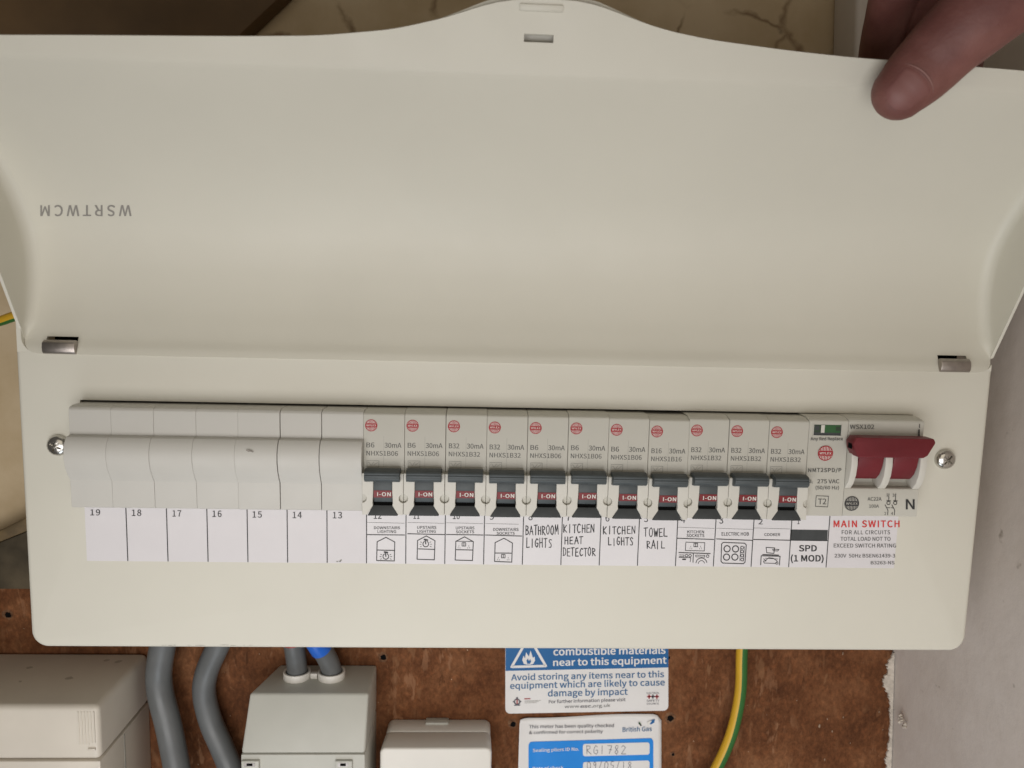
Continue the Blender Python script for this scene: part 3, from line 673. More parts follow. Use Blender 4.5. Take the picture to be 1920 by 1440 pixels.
# faint scuffs: pen spot under 13, rub line along the cover's lower edge
b = new()
for k in range(5):
    p = at(636 + random.uniform(-4, 4), 1052 + random.uniform(-2, 2), YI)
    face(b, [(p.x + random.uniform(.25, .6) * math.cos(a), YI, p.z + random.uniform(.15, .35) * math.sin(a)) for a in [j for j in range(6)]])
fin('scuff_mark', b, 'faint_ink', unit, smooth=0); b = new()
for k in range(16):
    u = random.uniform(300, 470); p = at(u, 1210 + random.uniform(-.8, .8), -.05); ln = random.uniform(.8, 3)
    face(b, [(p.x, -.03, p.z), (p.x + ln, -.03, p.z - .02), (p.x + ln, -.03, p.z + .06), (p.x, -.03, p.z + .09)])
fin('scuff_mark', b, 'faint_ink', unit, smooth=0)

# ------------------------------------------------------------------ blanking modules
X12 = 108.2; PW = 18.0
blank_prof = [(-8.0, 72.6), (-10.2, 72.0), (-11.0, 70.9), (-11.0, 60.2), (-13.9, 59.6), (-15.6, 57.2), (-16.5, 54), (-16.6, 50.5), (-15.8, 46.5), (-13.8, 42.6), (-12.2, 40.2), (-12.0, 28.4), (-11.2, 27.9), (20, 27.9), (20, 72.6)]
def make_blank(x0, x1, nm, lab):
    e = empty(nm, ((x0 + x1) / 2, 0, 28), lab, 'blank module', 'blank modules filling the left of the row')
    bm = new(); prism(bm, blank_prof, x0 + .035, x1 - .035)
    fin('blank_cover', bm, 'blank_plastic', e, smooth=28, bevel=.13, seg=1)
    return e
blabel = {13: 'plain grey blank module above number 13, next to the breaker row', 19: 'plain grey blank module above number 19, beside the left screw'}
first = None
blanks = []
for num in range(13, 20):
    k = num - 12; x1 = X12 - (k - 1) * PW; lab = blabel.get(num, 'plain grey blank module above number %d on the strip' % num)
    if num == 15: lab = 'plain grey blank module above number 15, with a small dirty spot'
    if first is None: first = make_blank(x1 - PW, x1, 'blank_module', lab); blanks.append(first); continue
    e = first.copy(); COL.objects.link(e); e.location.x -= (k - 1) * PW * S; e['label'] = lab
    e.location.y += random.uniform(-.12, .12) * S
    for ch in first.children:
        c = ch.copy(); COL.objects.link(c); c.parent = e
        if num == 14: c.scale.x = .983
        if num == 19: c.scale.x = .985; c.location.x = .13 * S
    WLOC[e] = Vector(e.location) / S; blanks.append(e)
blanks[2].location.x += -.06 * S; first.location.x += .05 * S
bm = new(); p = at(467, 845, -16.5)
for dx, dz, r in ((0, 0, .8), (.9, -.1, .5), (1.6, -.4, .45), (-.8, .2, .4)):
    face(bm, [(p.x + dx + r * random.uniform(.7, 1.1) * math.cos(k * .785), -16.78, p.z + dz + .6 * r * math.sin(k * .785)) for k in range(8)])
fin('dirt_spot', bm, 'dirtspot', blanks[2], smooth=0)

# ------------------------------------------------------------------ circuit breakers
def semis(x, z, r, left, n=7):              # half hole on the module edge
    return [(x + (1 if left else -1) * r * math.sin(math.pi * k / n), z + r * math.cos(math.pi * k / n)) for k in range(n + 1)]
CX = X12 + 9.0
def make_breaker():
    e = empty('circuit_breaker', (CX, 0, 28), '', 'circuit breaker', 'circuit breakers in the row')
    x0, x1 = X12 + .07, X12 + PW - .07
    bm = new()
    prism(bm, [(-6.5, 72.6), (-10.6, 71.4), (-11.0, 70.6), (-11.0, 43.5), (-11.0, 28.2), (20, 28.2), (20, 72.6)], x0, x1)
    for sx, xe in ((1, x0), (-1, x1)):       # shallow floor of the half holes at the seams
        slab(bm, [(xe + sx * 1.85 * math.sin(math.pi * k / 8), 34.6 + 1.85 * math.cos(math.pi * k / 8)) for k in range(9)], -13.6, -10.95)
    body = fin('breaker_body', bm, 'grey_plastic', e, smooth=28, bevel=.16, seg=1)
    # raised nose with window for the toggle and half holes at the seams
    zt, zb = 45.8, 27.2; zh = 34.6
    hl_ = [(CX - 4.1, zt), (CX - 4.1, 37.5), (CX - 4.4, 32.5), (CX - 4.2, 31.4), (CX - 6.8, zb)]
    left = [(x0, zt)] + [(x0 + 1.9 * math.sin(math.pi * k / 8), zh + 1.9 * math.cos(math.pi * k / 8)) for k in range(9)] + [(x0, zb)]
    bm = new()
    ptsL = [(x0, zb)] + left[1:-1][::-1] + [(x0, zt), (CX - 4.1, zt)] + hl_[1:]
    slab(bm, ptsL, -14.8, -10.9)
    ptsR = [(2 * CX - x, z) for x, z in ptsL]; slab(bm, ptsR, -14.8, -10.9)
    fin('nose', bm, 'white_rib', e, smooth=0, bevel=.25, seg=2)
    # toggle: barrel with grip bar
    bm = new()
    prism(bm, [(-12.0, 45), (-14.0, 43.5), (-14.6, 41), (-14.6, 38.4), (-14.0, 35), (-12.9, 32.6), (-11.2, 32.2), (-11.0, 45)], CX - 4.0, CX + 4.0)
    bar = [(-11.6, 47.4), (-14, 48.0), (-17.2, 47.9), (-18.4, 47.3), (-18.7, 46.6), (-18.4, 46.3), (-18.9, 45.9), (-18.6, 45.3), (-18.8, 44.8), (-18.5, 43.6), (-17.2, 42.5), (-14.4, 42.3), (-11.6, 43.2)]
    prism(bm, bar, CX - 7.7, CX + 7.7)
    for v in bm.verts:
        if abs(v.co.x - CX) > 7 and v.co.y < -16: v.co.x = CX + (v.co.x - CX) * .985; v.co.z += .15 if v.co.z < 44 else -.35
    fin('toggle', bm, 'toggle', e, smooth=40, bevel=.45, seg=2)
    # ON flag
    bm = new(); prism(bm, [(-14.75, 38.2), (-14.55, 35.0), (-13.5, 35.0), (-13.5, 38.2)], CX - 3.95, CX + 3.95, 0)
    tmm(bm, 'I-ON', CX - 2.3, CX + 3.5, 35.75, 37.4, -14.86, 1, .025, 1.05)
    fin('on_flag', bm, ['onred', 'white_ink'], e, smooth=0)
    # dark apron
    bm = new(); q = [(CX - 4.4, 31.2), (CX + 4.4, 31.2), (CX + 6.6, 26.9), (CX - 6.6, 26.9)]
    slab(bm, q, -15.0, -10.9)
    for v in bm.verts:
        if v.co.y < -14 and v.co.z > 30: v.co.y = -13.6
    fin('apron', bm, 'apron', e, smooth=28, bevel=.15)
    bm = new(); box(bm, CX - 4.4, CX + 4.4, -12.6, -10.9, 31.0, 33.4); fin('toggle_gap', bm, 'black', e, smooth=0)
    return e
def make_print(code, parent):
    b = new(); y = -11.06; X = X12
    logo(b, X + 3.45, 66.3, 2.68, y, 1, 2)
    a = 'B' + str(int(code))
    tmm(b, a, X + 1.4, X + (4.8 if len(a) == 2 else 5.9), 56.5, 58.65, y, 0, .008); tmm(b, '30mA', X + 9.3, X + 16.6, 56.5, 58.65, y, 0, .008)
    tmm(b, 'NHXS1B' + code.zfill(2), X + 1.4, X + 15.1, 52.9, 54.95, y, 0, .002)
    stroke(b, [(X + 1.6, 47.7), (X + 6.8, 47.7), (X + 6.8, 50.6), (X + 1.6, 50.6), (X + 1.6, 47.7)], .2, y, 3)
    P = [(X + 2.0 + k * .3, 49.2 + .75 * math.sin(k * .85 + .5)) for k in range(10)]; stroke(b, P, .18, y, 3); stroke(b, [(X + 4.6, 48.6), (X + 6.3, 49.9)], .18, y, 3)
    stroke(b, [(X + 8.9, 47.9), (X + 8.9, 61.5)], .13, y + .02, 4)
    return fin('printed_marking', b, ['grey_ink', 'logo_red', 'white_ink', 'faint_ink', 'seam_ink'], parent, smooth=0)
proto = make_breaker()
data = {}
for c in ('32', '16', '06'):                # three prints; the prototype keeps the last one
    o = make_print(c, proto); data[c] = o.data
    if c != '06': bpy.data.objects.remove(o)
what = ['DOWNSTAIRS LIGHTING', 'UPSTAIRS LIGHTING', 'UPSTAIRS SOCKETS', 'DOWNSTAIRS SOCKETS', 'handwritten BATHROOM LIGHTS', 'handwritten KITCHEN HEAT DETECTOR', 'handwritten KITCHEN LIGHTS', 'handwritten TOWEL RAIL', 'KITCHEN SOCKETS', 'ELECTRIC HOB', 'COOKER']
codes = ['06', '06', '32', '32', '06', '06', '06', '16', '32', '32', '32']
kids = list(proto.children)
base_loc = proto.location.copy()
for k, (wl, c) in enumerate(zip(what, codes)):
    e = proto
    if k:
        e = proto.copy(); COL.objects.link(e)
        for ch in kids:
            d = ch.copy(); COL.objects.link(d); d.parent = e
            if d.data == data['06']: d.data = data[c]
        e.location = base_loc + Vector((k * PW, random.uniform(-.25, .2), -.6 if c == '16' else random.uniform(-.12, .18))) * S
        e.rotation_euler.y = random.uniform(-.002, .002)
    e['label'] = 'grey circuit breaker marked B%s above the %s label' % (str(int(c)), wl)

# ------------------------------------------------------------------ surge protector
x0 = X12 + 11 * PW; x1 = x0 + PW
spd = empty('surge_protector', ((x0 + x1) / 2, 0, 28), 'pale surge protector module with small green window beside the red main switch', 'surge protector')
bm = new(); prism(bm, [(-6.5, 73.2), (-10.6, 72.0), (-11.0, 71.2), (-11.4, 28.2), (20, 28.2), (20, 73.2)], x0 + .08, x1 - .08)
fin('protector_body', bm, 'grey_plastic', spd, smooth=28, bevel=.18, seg=1)
ws = [at(1526, 796, -11), at(1576, 817, -11)]
wx0, wx1, wz1, wz0 = ws[0].x, ws[1].x, ws[0].z, ws[1].z
bm = new(); y = -11.12
def rc(a, b, c, d, mi, yy): face(bm, [(wx0 + (wx1 - wx0) * a, yy, wz0 + (wz1 - wz0) * c), (wx0 + (wx1 - wx0) * b, yy, wz0 + (wz1 - wz0) * c), (wx0 + (wx1 - wx0) * b, yy, wz0 + (wz1 - wz0) * d), (wx0 + (wx1 - wx0) * a, yy, wz0 + (wz1 - wz0) * d)], mi)
box(bm, wx0, wx1, -11.08, -10, wz0, wz1, 3)
rc(0.03, .27, .28, .97, 1, y); rc(.27, .40, .25, .97, 2, y); rc(.40, .97, .28, .97, 0, y); rc(.80, .97, .45, .85, 1, y - .03); rc(.05, .2, .5, .9, 3, y - .03)
box(bm, wx0 - .3, wx1 + .3, -11.5, -11, wz0 - .3, wz0 + .05, 4); box(bm, wx0 - .3, wx0, -11.4, -11, wz0 + .051, wz1 + .25, 4); box(bm, wx1, wx1 + .3, -11.4, -11, wz0 + .051, wz1 + .25, 4)
fin('status_window', bm, ['green', 'dgreen', 'white_rib', 'apron', 'grey_plastic'], spd, smooth=0)
bm = new(); y = -11.5
IK = ['black_ink', 'logo_red', 'white_ink', 'grey_ink']
def ts(s, xa, xb, ya, yb, mi=0, bold=.006, sp=1.0): tpx(bm, s, 1400 + xa * .2431, 1400 + xb * .2431, 740 + ya * .2431, 740 + yb * .2431, y, mi, bold, 0, sp)
ts('Any Red Replace', 494, 742, 330, 352, 3, .015); p = at(1400 + 608 * .2431, 740 + 452 * .2431, y); logo(bm, p.x, p.z, 3.45, y, 1, 2)
ts('NMT2SPD/P', 476, 730, 568, 597, 3, .012, 1.05); ts('U', 470, 497, 655, 684, 3, .006); ts('c', 501, 512, 668, 684, 3, .006); ts('275 VAC', 546, 714, 654, 684, 3, .008); ts('(50/60 Hz)', 532, 712, 705, 730, 3, .006)
ts('T2', 552, 614, 803, 846, 3, .006)
spx(bm, [(537, 780), (632, 784), (625, 866), (531, 862), (537, 780)], .28, y, 3, Z5)
fin('printed_marking', bm, IK, spd, smooth=0)

# ------------------------------------------------------------------ main switch
m0, m1 = X12 + 12 * PW, X12 + 12 * PW + 34.6
ms = empty('main_switch', ((m0 + m1) / 2, 0, 28), 'double width main switch with wide red handle at the right end', 'main switch')
bm = new()
prism(bm, [(-6.0, 73.4), (-10.4, 72.4), (-11.0, 71.4), (-11.0, 60), (20, 60), (20, 73.4)], m0 + .08, m1)
prism(bm, [(-10.6, 41.4), (-11.2, 40.9), (-11.4, 28.6), (-10.9, 28.2), (20, 28.2), (20, 41.4)], m0 + .08, m1)
prism(bm, [(-4.5, 59.9), (-4.5, 48), (-6, 43), (-7.5, 41.5), (20, 41.5), (20, 59.9)], m0 + .2, m1 - .12)
fin('switch_body', bm, 'grey_plastic', ms, smooth=28, bevel=.2, seg=1)
bm = new()
rp_ = [(-4, 60.5), (-13, 61), (-15.6, 58), (-15.9, 53), (-15.2, 48), (-13.6, 44), (-11.3, 41.2), (-4, 41.2)]
for a, b_ in ((m0 + .12, m0 + 3.0), (m0 + 15.6, m0 + 18.9), (m1 - 3.2, m1 - .05)): prism(bm, rp_, a, b_)
fin('rib', bm, 'white_rib', ms, smooth=40, bevel=.3)
bm = new()
lp = [(-9, 64), (-17.0, 62), (-16.5, 57), (-15.4, 52), (-13.6, 48.2), (-11.0, 45.6), (-8, 45.4), (-5, 60)]
prism(bm, lp, m0 + 3.2, m0 + 14.6); prism(bm, lp, m0 + 19.1, m0 + 30.4)
HP = [(1609, 821), (1755, 824), (1758, 832), (1740, 855), (1732, 859.5), (1609, 858), (1603, 843), (1602, 831)]
hp = [(q.x, q.z) for q in (at(u, v, -20.5) for u, v in HP)]
slab(bm, hp, -20.6, -12.5)
for v in bm.verts:                           # the bar's top leans back
    if v.co.y < -20 and v.co.z > 62.5: v.co.y = -19.4
fin('switch_handle', bm, 'red', ms, smooth=28, bevel=.55, seg=2)
bm = new(); xh = min(p[0] for p in hp); zh = at(1602, 836, -18).z; box(bm, xh - .06, xh + .3, -18.2, -15.2, zh - 1.3, zh + 1.0)
fin('padlock_hole', bm, 'black', ms, smooth=0)
bm = new(); y = -11.5
ts('WSX102', 797, 984, 232, 264, 3, .006, 1.0); spx(bm, [(1334, 228), (1334, 256)], .3, y, 0, Z5); spx(bm, [(1330, 272), (1329, 332)], .7, y, 0, Z5)
p = at(1400 + 811 * .2431, 740 + 840 * .2431, y); logo(bm, p.x, p.z, 3.4, y, 0, 4)
ts('AC22A', 933, 1040, 792, 818, 3, .004); ts('100A', 945, 1020, 848, 872, 3, .004); ts('N', 1230, 1294, 808, 884, 0, .012)
for s_, xx, yy in (('1', 1078, 785), ('3', 1126, 787), ('2', 1062, 928), ('4', 1115, 928)): ts(s_, xx, xx + 14, yy - 22, yy, 3, .006)
for dx in (0, 52):
    spx(bm, [(1098 + dx, 765), (1096 + dx, 815)], .3, y, 0, Z5); spx(bm, [(1082 + dx, 818), (1112 + dx, 820)], .3, y, 0, Z5); spx(bm, circ(1094 + dx, 836, 13, 10), .3, y, 0, Z5)
    spx(bm, [(1068 + dx, 850), (1090 + dx, 892), (1088 + dx, 928)], .32, y, 0, Z5)
spx(bm, [(1082, 872), (1104, 873)], .26, y, 0, Z5); spx(bm, [(1114, 873), (1130, 874)], .26, y, 0, Z5)
spx(bm, [(770, 572), (776, 582), (771, 597)], .5, y, 0, Z5)
fin('printed_marking', bm, ['black_ink', 'logo_red', 'white_ink', 'grey_ink', 'grey_plastic'], ms, smooth=0)

# ------------------------------------------------------------------ boxes below
# big cream box lower left
MX1, MY, MZ = -40.2, 45.5, -97.0
mb = empty('meter_box', (-110, 75, -180), 'large cream plastic meter box with ribbed corner at the lower left', 'meter')
zs = at(184, 1427, MY).z
bm = new(); box(bm, -200, MX1, MY, 104.8, zs + .35, MZ)
for v in bm.verts:
    if v.co.z > MZ - 1 and v.co.y > 100: v.co.z -= .0
fin('box_cover', bm, 'meter', mb, smooth=30, bevel=3.2, seg=4)
bm = new(); box(bm, -200, MX1 - .3, MY + .3, 104.7, -260, zs - .35)
fin('box_base', bm, 'meter', mb, smooth=30, bevel=.8, seg=2)
bm = new(); ra, rb_ = at(146, 1332, MY), at(178, 1400, MY)
for k in range(6):
    x = ra.x + (rb_.x - ra.x) * k / 5 - .3
    box(bm, x, x + .75, MY - .42, MY + 1, rb_.z + (1.2 if k < 4 else 2.2) , ra.z - .6)
fin('grip_ribs', bm, 'meter', mb, smooth=30, bevel=.24)
bm = new(); box(bm, ra.x + 4.5, rb_.x + .4, MY - .9, MY + .5, rb_.z - 2.0, rb_.z - .6); fin('finger_notch', bm, 'meter', mb, smooth=30, bevel=.4)
bm = new()
yv = 72; box(bm, MX1 - .4, MX1 + .05, yv, yv + .5, -260, zs - 1.2)
fin('side_seam', bm, 'dirt', mb, smooth=0)
for u, v, ln in ((55, 1252, 4), (130, 1272, 5), (200, 1238, 4), (222, 1241, 5), (38, 1278, 2.5)):
    bm = new(); p = atz(u, v, MZ); n = 8
    face(bm, [(p.x + ln * .5 * random.uniform(.6, 1.1) * math.cos(k * .785), p.y + ln * .45 * random.uniform(.5, 1.1) * math.sin(k * .785), MZ + .06) for k in range(n)])
    fin('dirt_mark', bm, 'softdirt', mb, smooth=0)

# grey terminal box with sloping front
GX1 = 98.0; GZ = -105.2
gx0 = at(467, 1304, 72).x
gb = empty('terminal_box', ((gx0 + GX1) / 2, 85, -200), 'pale grey terminal box with sloping front and two cables entering its top', 'terminal box')
zf = GZ; pB = at(560, 1413, 60)
bm = new(); prism(bm, [(104.8, GZ + 1), (73, GZ), (60, pB.z), (104.8, pB.z)], gx0, GX1)
for v in bm.verts:
    if v.co.x < gx0 + 1 and v.co.y > 100 and v.co.z > GZ: v.co.x += 9
    if v.co.x < gx0 + 1 and v.co.y < 65: v.co.x -= 1.2
fin('hood', bm, 'boxgrey', gb, smooth=30, bevel=1.3, seg=3)
bm = new(); box(bm, gx0 - 1.2, GX1, 59.5, 104.7, -260, pB.z - .3)
fin('lower_cover', bm, 'boxgrey', gb, smooth=30, bevel=.8, seg=2)
for ua, ub in ((454, 487), (629, 661)):
    A, B = at(ua, 1424, 59.3), at(ub, 1440, 59.3)
    bm = new(); box(bm, A.x, B.x, 57.6, 60, B.z - 6, A.z); fin('screw_boss', bm, 'boxgrey', gb, smooth=30, bevel=.4)
    bm = new(); box(bm, A.x + 1.6, B.x - 2.0, 57.45, 58.4, A.z - 3.2, A.z - .9, 1); box(bm, A.x + 3.0, B.x - 3.4, 57.35, 58.2, A.z - 2.7, A.z - 1.2, 0)
    fin('screw_recess', bm, ['black', 'clip'], gb, smooth=0)
# cable collar: figure eight
c1, c2 = atz(557, 1262, GZ + 3), atz(622, 1262, GZ + 3)
yc = min(c1.y, 94); c1 = Vector((c1.x, yc, GZ)); c2 = Vector((c2.x, yc, GZ))
bm = new()
for c in (c1, c2):
    n = 32; ro, ri = 8.0, 6.6; H_ = 4.6
    ring = [[bm.verts.new((c.x + r * math.cos(2 * math.pi * k / n), c.y + r * .92 * math.sin(2 * math.pi * k / n), GZ + z)) for k in range(n)] for r, z in ((ro, -1), (ro, H_), (ri, H_), (ri, 1))]
    for a, b in zip(ring, ring[1:]):
        for k in range(n): bm.faces.new((a[k], a[(k + 1) % n], b[(k + 1) % n], b[k]))
box(bm, (c1.x + c2.x) / 2 - 2.0, (c1.x + c2.x) / 2 + 2.0, yc - 2, yc + 2, GZ - .5, GZ + 3.6)
bmesh.ops.recalc_face_normals(bm, faces=bm.faces)
fin('cable_collar', bm, 'boxwhite', gb, smooth=35, bevel=.3)

# small white box
wx0_, wx1_ = at(712, 1410, 75).x, at(922, 1410, 75).x
wb = empty('junction_box', ((wx0_ + wx1_) / 2, 90, -200), 'small white plastic box with rounded corners below the chipboard middle', 'junction box')
zt = at(820, 1404, 75).z
bm = new(); slab(bm, rrect(wx0_, wx1_, -260, zt + .2, 3.5), 75, 92)
for v in bm.verts:
    if v.co.y > 90: v.co.x += 1.0 if v.co.x < (wx0_ + wx1_) / 2 else -.4
fin('box_lid', bm, 'boxwhite', wb, smooth=35, bevel=1.4, seg=3)
bm = new(); slab(bm, rrect(wx0_ + 1.2, wx1_ - .6, -260, zt + .4, 4.0), 92.3, 104.8); fin('box_back', bm, 'boxwhite', wb, smooth=35, bevel=.6)
A, B = atz(800, 1344, zt + .4), atz(842, 1344, zt + .4)
bm = new(); box(bm, A.x, B.x, 99, 104.7, zt - 1, zt + 1.6); fin('lid_catch', bm, 'boxgrey', wb, smooth=30, bevel=.3)

# ------------------------------------------------------------------ cables
def cable(name, px, y, r, mats, lab, cat, group=None, mfun=None):
    P = spline([at(u, v, yy) for (u, v), yy in zip(px, y)], 7)
    bm = new(); tube(bm, P, r, 24, mfun=mfun)
    return tag(fin(name, bm, mats, None, smooth=60, origin=tuple(P[-1])), lab, cat, group)
cable('power_cable', [(318, 1150), (306, 1205), (298, 1259), (301, 1300), (314, 1352), (326, 1409), (335, 1460), (342, 1510)], [80, 84, 88, 88, 86, 84, 82, 82], 7.3, 'cable', 'thick grey cable nearest the cream meter box', 'cable', 'grey cables below the consumer unit')
cable('power_cable', [(436, 1150), (410, 1208), (388, 1259), (383, 1300), (395, 1352), (416, 1401), (436, 1450), (452, 1500)], [86, 88, 92, 94, 94, 92, 90, 90], 6.7, 'cable', 'grey cable bending behind the left edge of the terminal box', 'cable', 'grey cables below the consumer unit')
for c, top, sl_, lab in ((c1, at(548, 1190, 84), 'redsleeve', 'short grey meter tail with red sleeve entering the terminal box'), (c2, at(588, 1190, 82), 'blue', 'short grey meter tail with blue sleeve entering the terminal box')):
    t = empty('meter_tail', (c.x, c.y, c.z), lab, 'cable', 'cables entering the terminal box')
    P = spline([Vector((c.x, c.y, GZ + .5)), Vector((c.x - (.3 if sl_ == 'blue' else 0), c.y, GZ + 6)), Vector((top.x * .35 + c.x * .65, c.y - 2, GZ + 15)), top, top + Vector((-3, 0, 20))], 8)
    bm = new(); tube(bm, P, 5.9, 24); fin('conductor', bm, 'cable', t, smooth=60)
    zc = at(600, 1232, 90).z + 7.8 if sl_ == 'blue' else at(545, 1223, 90).z + 9.0
    Q = [p for p in P if p.z > zc - 1]
    bm = new(); tube(bm, Q, 6.35, 24); fin('colour_sleeve', bm, sl_, t, smooth=60)
def gy(a, i): return 0 if 0.02 < a < .54 else 1
cable('earth_cable', [(1396, 1140), (1391, 1222), (1389, 1290), (1380, 1345), (1366, 1392), (1344, 1440), (1318, 1490)], [92, 92, 92, 92, 92, 92, 92], 3.5, ['yellow', 'egreen'], 'green and yellow earth cable hanging on the right of the stickers', 'cable', 'earth cables', gy)
cable('earth_cable', [(-40, 612), (0, 602), (30, 592), (90, 575)], [70, 68, 66, 64], 2.6, ['yellow', 'egreen'], 'green and yellow earth cable going behind the lid at far left', 'cable', 'earth cables', lambda a, i: 1 if .06 < a < .5 else 0)
# ------------------------------------------------------------------ stickers on the chipboard
def sticker(name, corners, r, lab, y=104.7):
    e = empty(name, tuple(sum(corners, Vector()) / 4), lab, 'sticker'); return e
ZS = (900, 1200, .20833)
def quad_rr(u0, v0, u1, v1, sk, r, y, n=5):     # rounded rectangle on the photo, slightly turned
    return [at(x, z + sk * (x - u0), y) for x, z in rrect(u0, u1, v0, v1, r, n)]
e = empty('warning_sticker', tuple(at(1100, 1338, 104.9)), 'blue and white combustible materials warning sticker on the chipboard', 'sticker')
bm = new(); P = [(p.x, p.z) for p in quad_rr(947.5, 1130, 1253, 1338, -.019, 9, 104.8)]
slab(bm, P, 104.7, 105.05); fin('sticker_sheet', bm, 'swhite', e, smooth=0)
bm = new(); y = 104.62
face(bm, [at(u, v, y) for u, v in ((948, 1258), (948, 1140), (1253, 1140), (1253, 1251.5))], 0)
y2 = 104.56
def tS(s, xa, xb, ya, yb, mi, bold, dv): tpx(bm, s, 900 + xa * .20833, 900 + xb * .20833, 1200 + ya * .20833, 1200 + yb * .20833, y2, mi, bold, dv * .20833)
tS('combustible materials', 662, 1668, 72, 138, 1, .022, -16); tS('near to this equipment', 660, 1678, 172, 233, 1, .022, -22)
tS('Avoid storing any items near to this', 282, 1655, 310, 364, 2, .016, -30); tS('equipment which are likely to cause', 272, 1662, 385, 440, 2, .016, -32); tS('damage by impact', 612, 1328, 452, 508, 2, .016, -16)
tS('For further information please visit', 620, 1310, 542, 570, 3, .016, -20); tS('www.', 762, 905, 586, 612, 4, 0, -4); tS('esc.', 905, 1015, 584, 610, 3, .02, -3); tS('org.uk', 1018, 1172, 581, 607, 4, 0, -6)
spx(bm, [(285, 242), (440, -30), (592, 234), (285, 242)], 1.6, y2, 1, ZS)
fl_ = [(395, 215), (380, 180), (392, 140), (405, 165), (415, 110), (440, 150), (455, 95), (475, 160), (492, 150), (495, 185), (480, 214), (455, 222), (420, 222)]
face(bm, [at(900 + x * .20833, 1200 + yy * .20833, y2) for x, yy in fl_], 1)
face(bm, [at(900 + x * .20833, 1200 + yy * .20833, y2 - .05) for x, yy in ((425, 215), (418, 185), (432, 165), (440, 190), (452, 170), (460, 195), (450, 215))], 0)
spx(bm, circ(334, 556, 24, 12), .9, y2, 3, ZS); spx(bm, [(334, 540), (334, 575)], .8, y2, 6, ZS); spx(bm, [(334, 520), (334, 528)], 1.2, y2, 3, ZS); spx(bm, [(302, 556), (310, 556)], 1, y2, 3, ZS); spx(bm, [(358, 554), (366, 554)], 1, y2, 3, ZS); spx(bm, [(310, 588), (358, 586)], .7, y2, 3, ZS)
spx(bm, [(402, 530), (450, 529)], .7, y2, 6, ZS)
for vv in (548, 558, 568): spx(bm, [(402, vv), (548 - (vv - 548) * 2, vv - 4)], .22, y2, 5, ZS)
tS('ELECTRICAL', 1500, 1614, 470, 486, 3, .01, -2); tS('SAFETY', 1500, 1614, 538, 556, 3, .01, -2); tS('COUNCIL', 1500, 1614, 566, 582, 3, .01, -2)
for cx, mi in ((1522, 6), (1556, 3), (1592, 6)):
    spx(bm, [(cx - 14, 510), (cx + 14, 509)], .9, y2, mi, ZS); spx(bm, [(cx, 495), (cx, 525)], .9, y2, mi, ZS)
fin('sticker_print', bm, ['sblue', 'swhite', 'sink', 'dark_text', 'grey_ink', 'faint_ink', 'logo_red'], e, smooth=0)

e = empty('meter_sticker', tuple(at(1100, 1440, 104.9)), 'white and bright blue meter check sticker with handwritten boxes at the bottom', 'sticker')
def curl(u, v, off=0):                        # paper lifts a little at its left edge and top corners
    y = 104.3 - off; y -= 2.2 * max(0, (1010 - u) / 40) ** 2 if u < 1010 else 0
    y -= .8 * math.sin((u - 960) / 34) * max(0, 1 - abs(v - 1370) / 130); return at(u, v, min(y, 104.7 - off))
bm = new(); nu, nv = 36, 24; G = []
def topv(u):
    a = (u - 968) / 272; base = 1346 - 8 * a
    if u < 992: base += 14 * (1 - math.sqrt(max(0, 1 - ((992 - u) / 24) ** 2)))
    if u > 1222: base += 12 * (1 - math.sqrt(max(0, 1 - ((u - 1222) / 18) ** 2)))
    return base + 1.4 * math.sin(a * 7)
for j in range(nv + 1):
    row = []
    for i in range(nu + 1):
        u = 968 + 272 * i / nu + (0 if i else .1); v0 = topv(u); row.append(bm.verts.new(curl(u + (6 * (1 - j / nv) if i == 0 else 0), v0 + (1560 - v0) * j / nv)))
    G.append(row)
for a, b in zip(G, G[1:]):
    for i in range(nu): bm.faces.new((a[i], a[i + 1], b[i + 1], b[i]))
o = fin('sticker_sheet', bm, 'swhite', e, smooth=80); md = o.modifiers.new('t', 'SOLIDIFY'); md.thickness = .25 * S; md.offset = 0
apply_mods(o)
bm = new()
def gridpatch(pts_u, v0, v1, off, mi, r=0, sl=-.03):
    u0, u1 = pts_u; n = 90; prev = None
    for k in range(n + 1):
        u = u0 + (u1 - u0) * k / n; e_ = min(u - u0, u1 - u); rr = 0
        if r and e_ < r: rr = r - math.sqrt(max(0, r * r - (r - e_) ** 2))
        cur = [bm.verts.new(curl(u, v0 + rr + sl * (u - u0), off)), bm.verts.new(curl(u, v1 - rr + sl * (u - u0), off))]
        if prev: f = bm.faces.new((prev[0], cur[0], cur[1], prev[1])); f.material_index = mi
        prev = cur
gridpatch((991, 1225), 1391, 1600, .35, 0, 6); gridpatch((1093, 1218), 1395, 1418, .5, 1, 4, -.025); gridpatch((1093, 1218), 1429, 1452, .5, 1, 4, -.025)
def tC(s, xa, xb, ya, yb, mi, bold, dv): put(bm, s, lambda a, b: curl(900 + (xa + a * (xb - xa)) * .20833, 1200 + (yb + b * (ya - yb) + a * dv) * .20833, .6), mi, bold)
tC('This meter has been quality checked', 442, 1205, 768, 796, 2, .01, -12); tC('& confirmed for correct polarity', 442, 1105, 822, 848, 2, .01, -12); tC('British Gas', 1284, 1545, 788, 828, 3, .008, -8)
tC('Sealing pliers ID No.', 476, 890, 980, 1008, 1, .012, -14); tC('Date of check', 476, 750, 1142, 1168, 1, .012, -6)
def sC(pts, wd, mi):
    P = [curl(900 + x * .20833, 1200 + yy * .20833, .65) for x, yy in pts]
    for a, b in zip(P, P[1:]):
        d = b - a; nn = Vector((-d.z, 0, d.x)).normalized() * wd / 2; face(bm, [a + nn, a - nn, b - nn, b + nn], mi)
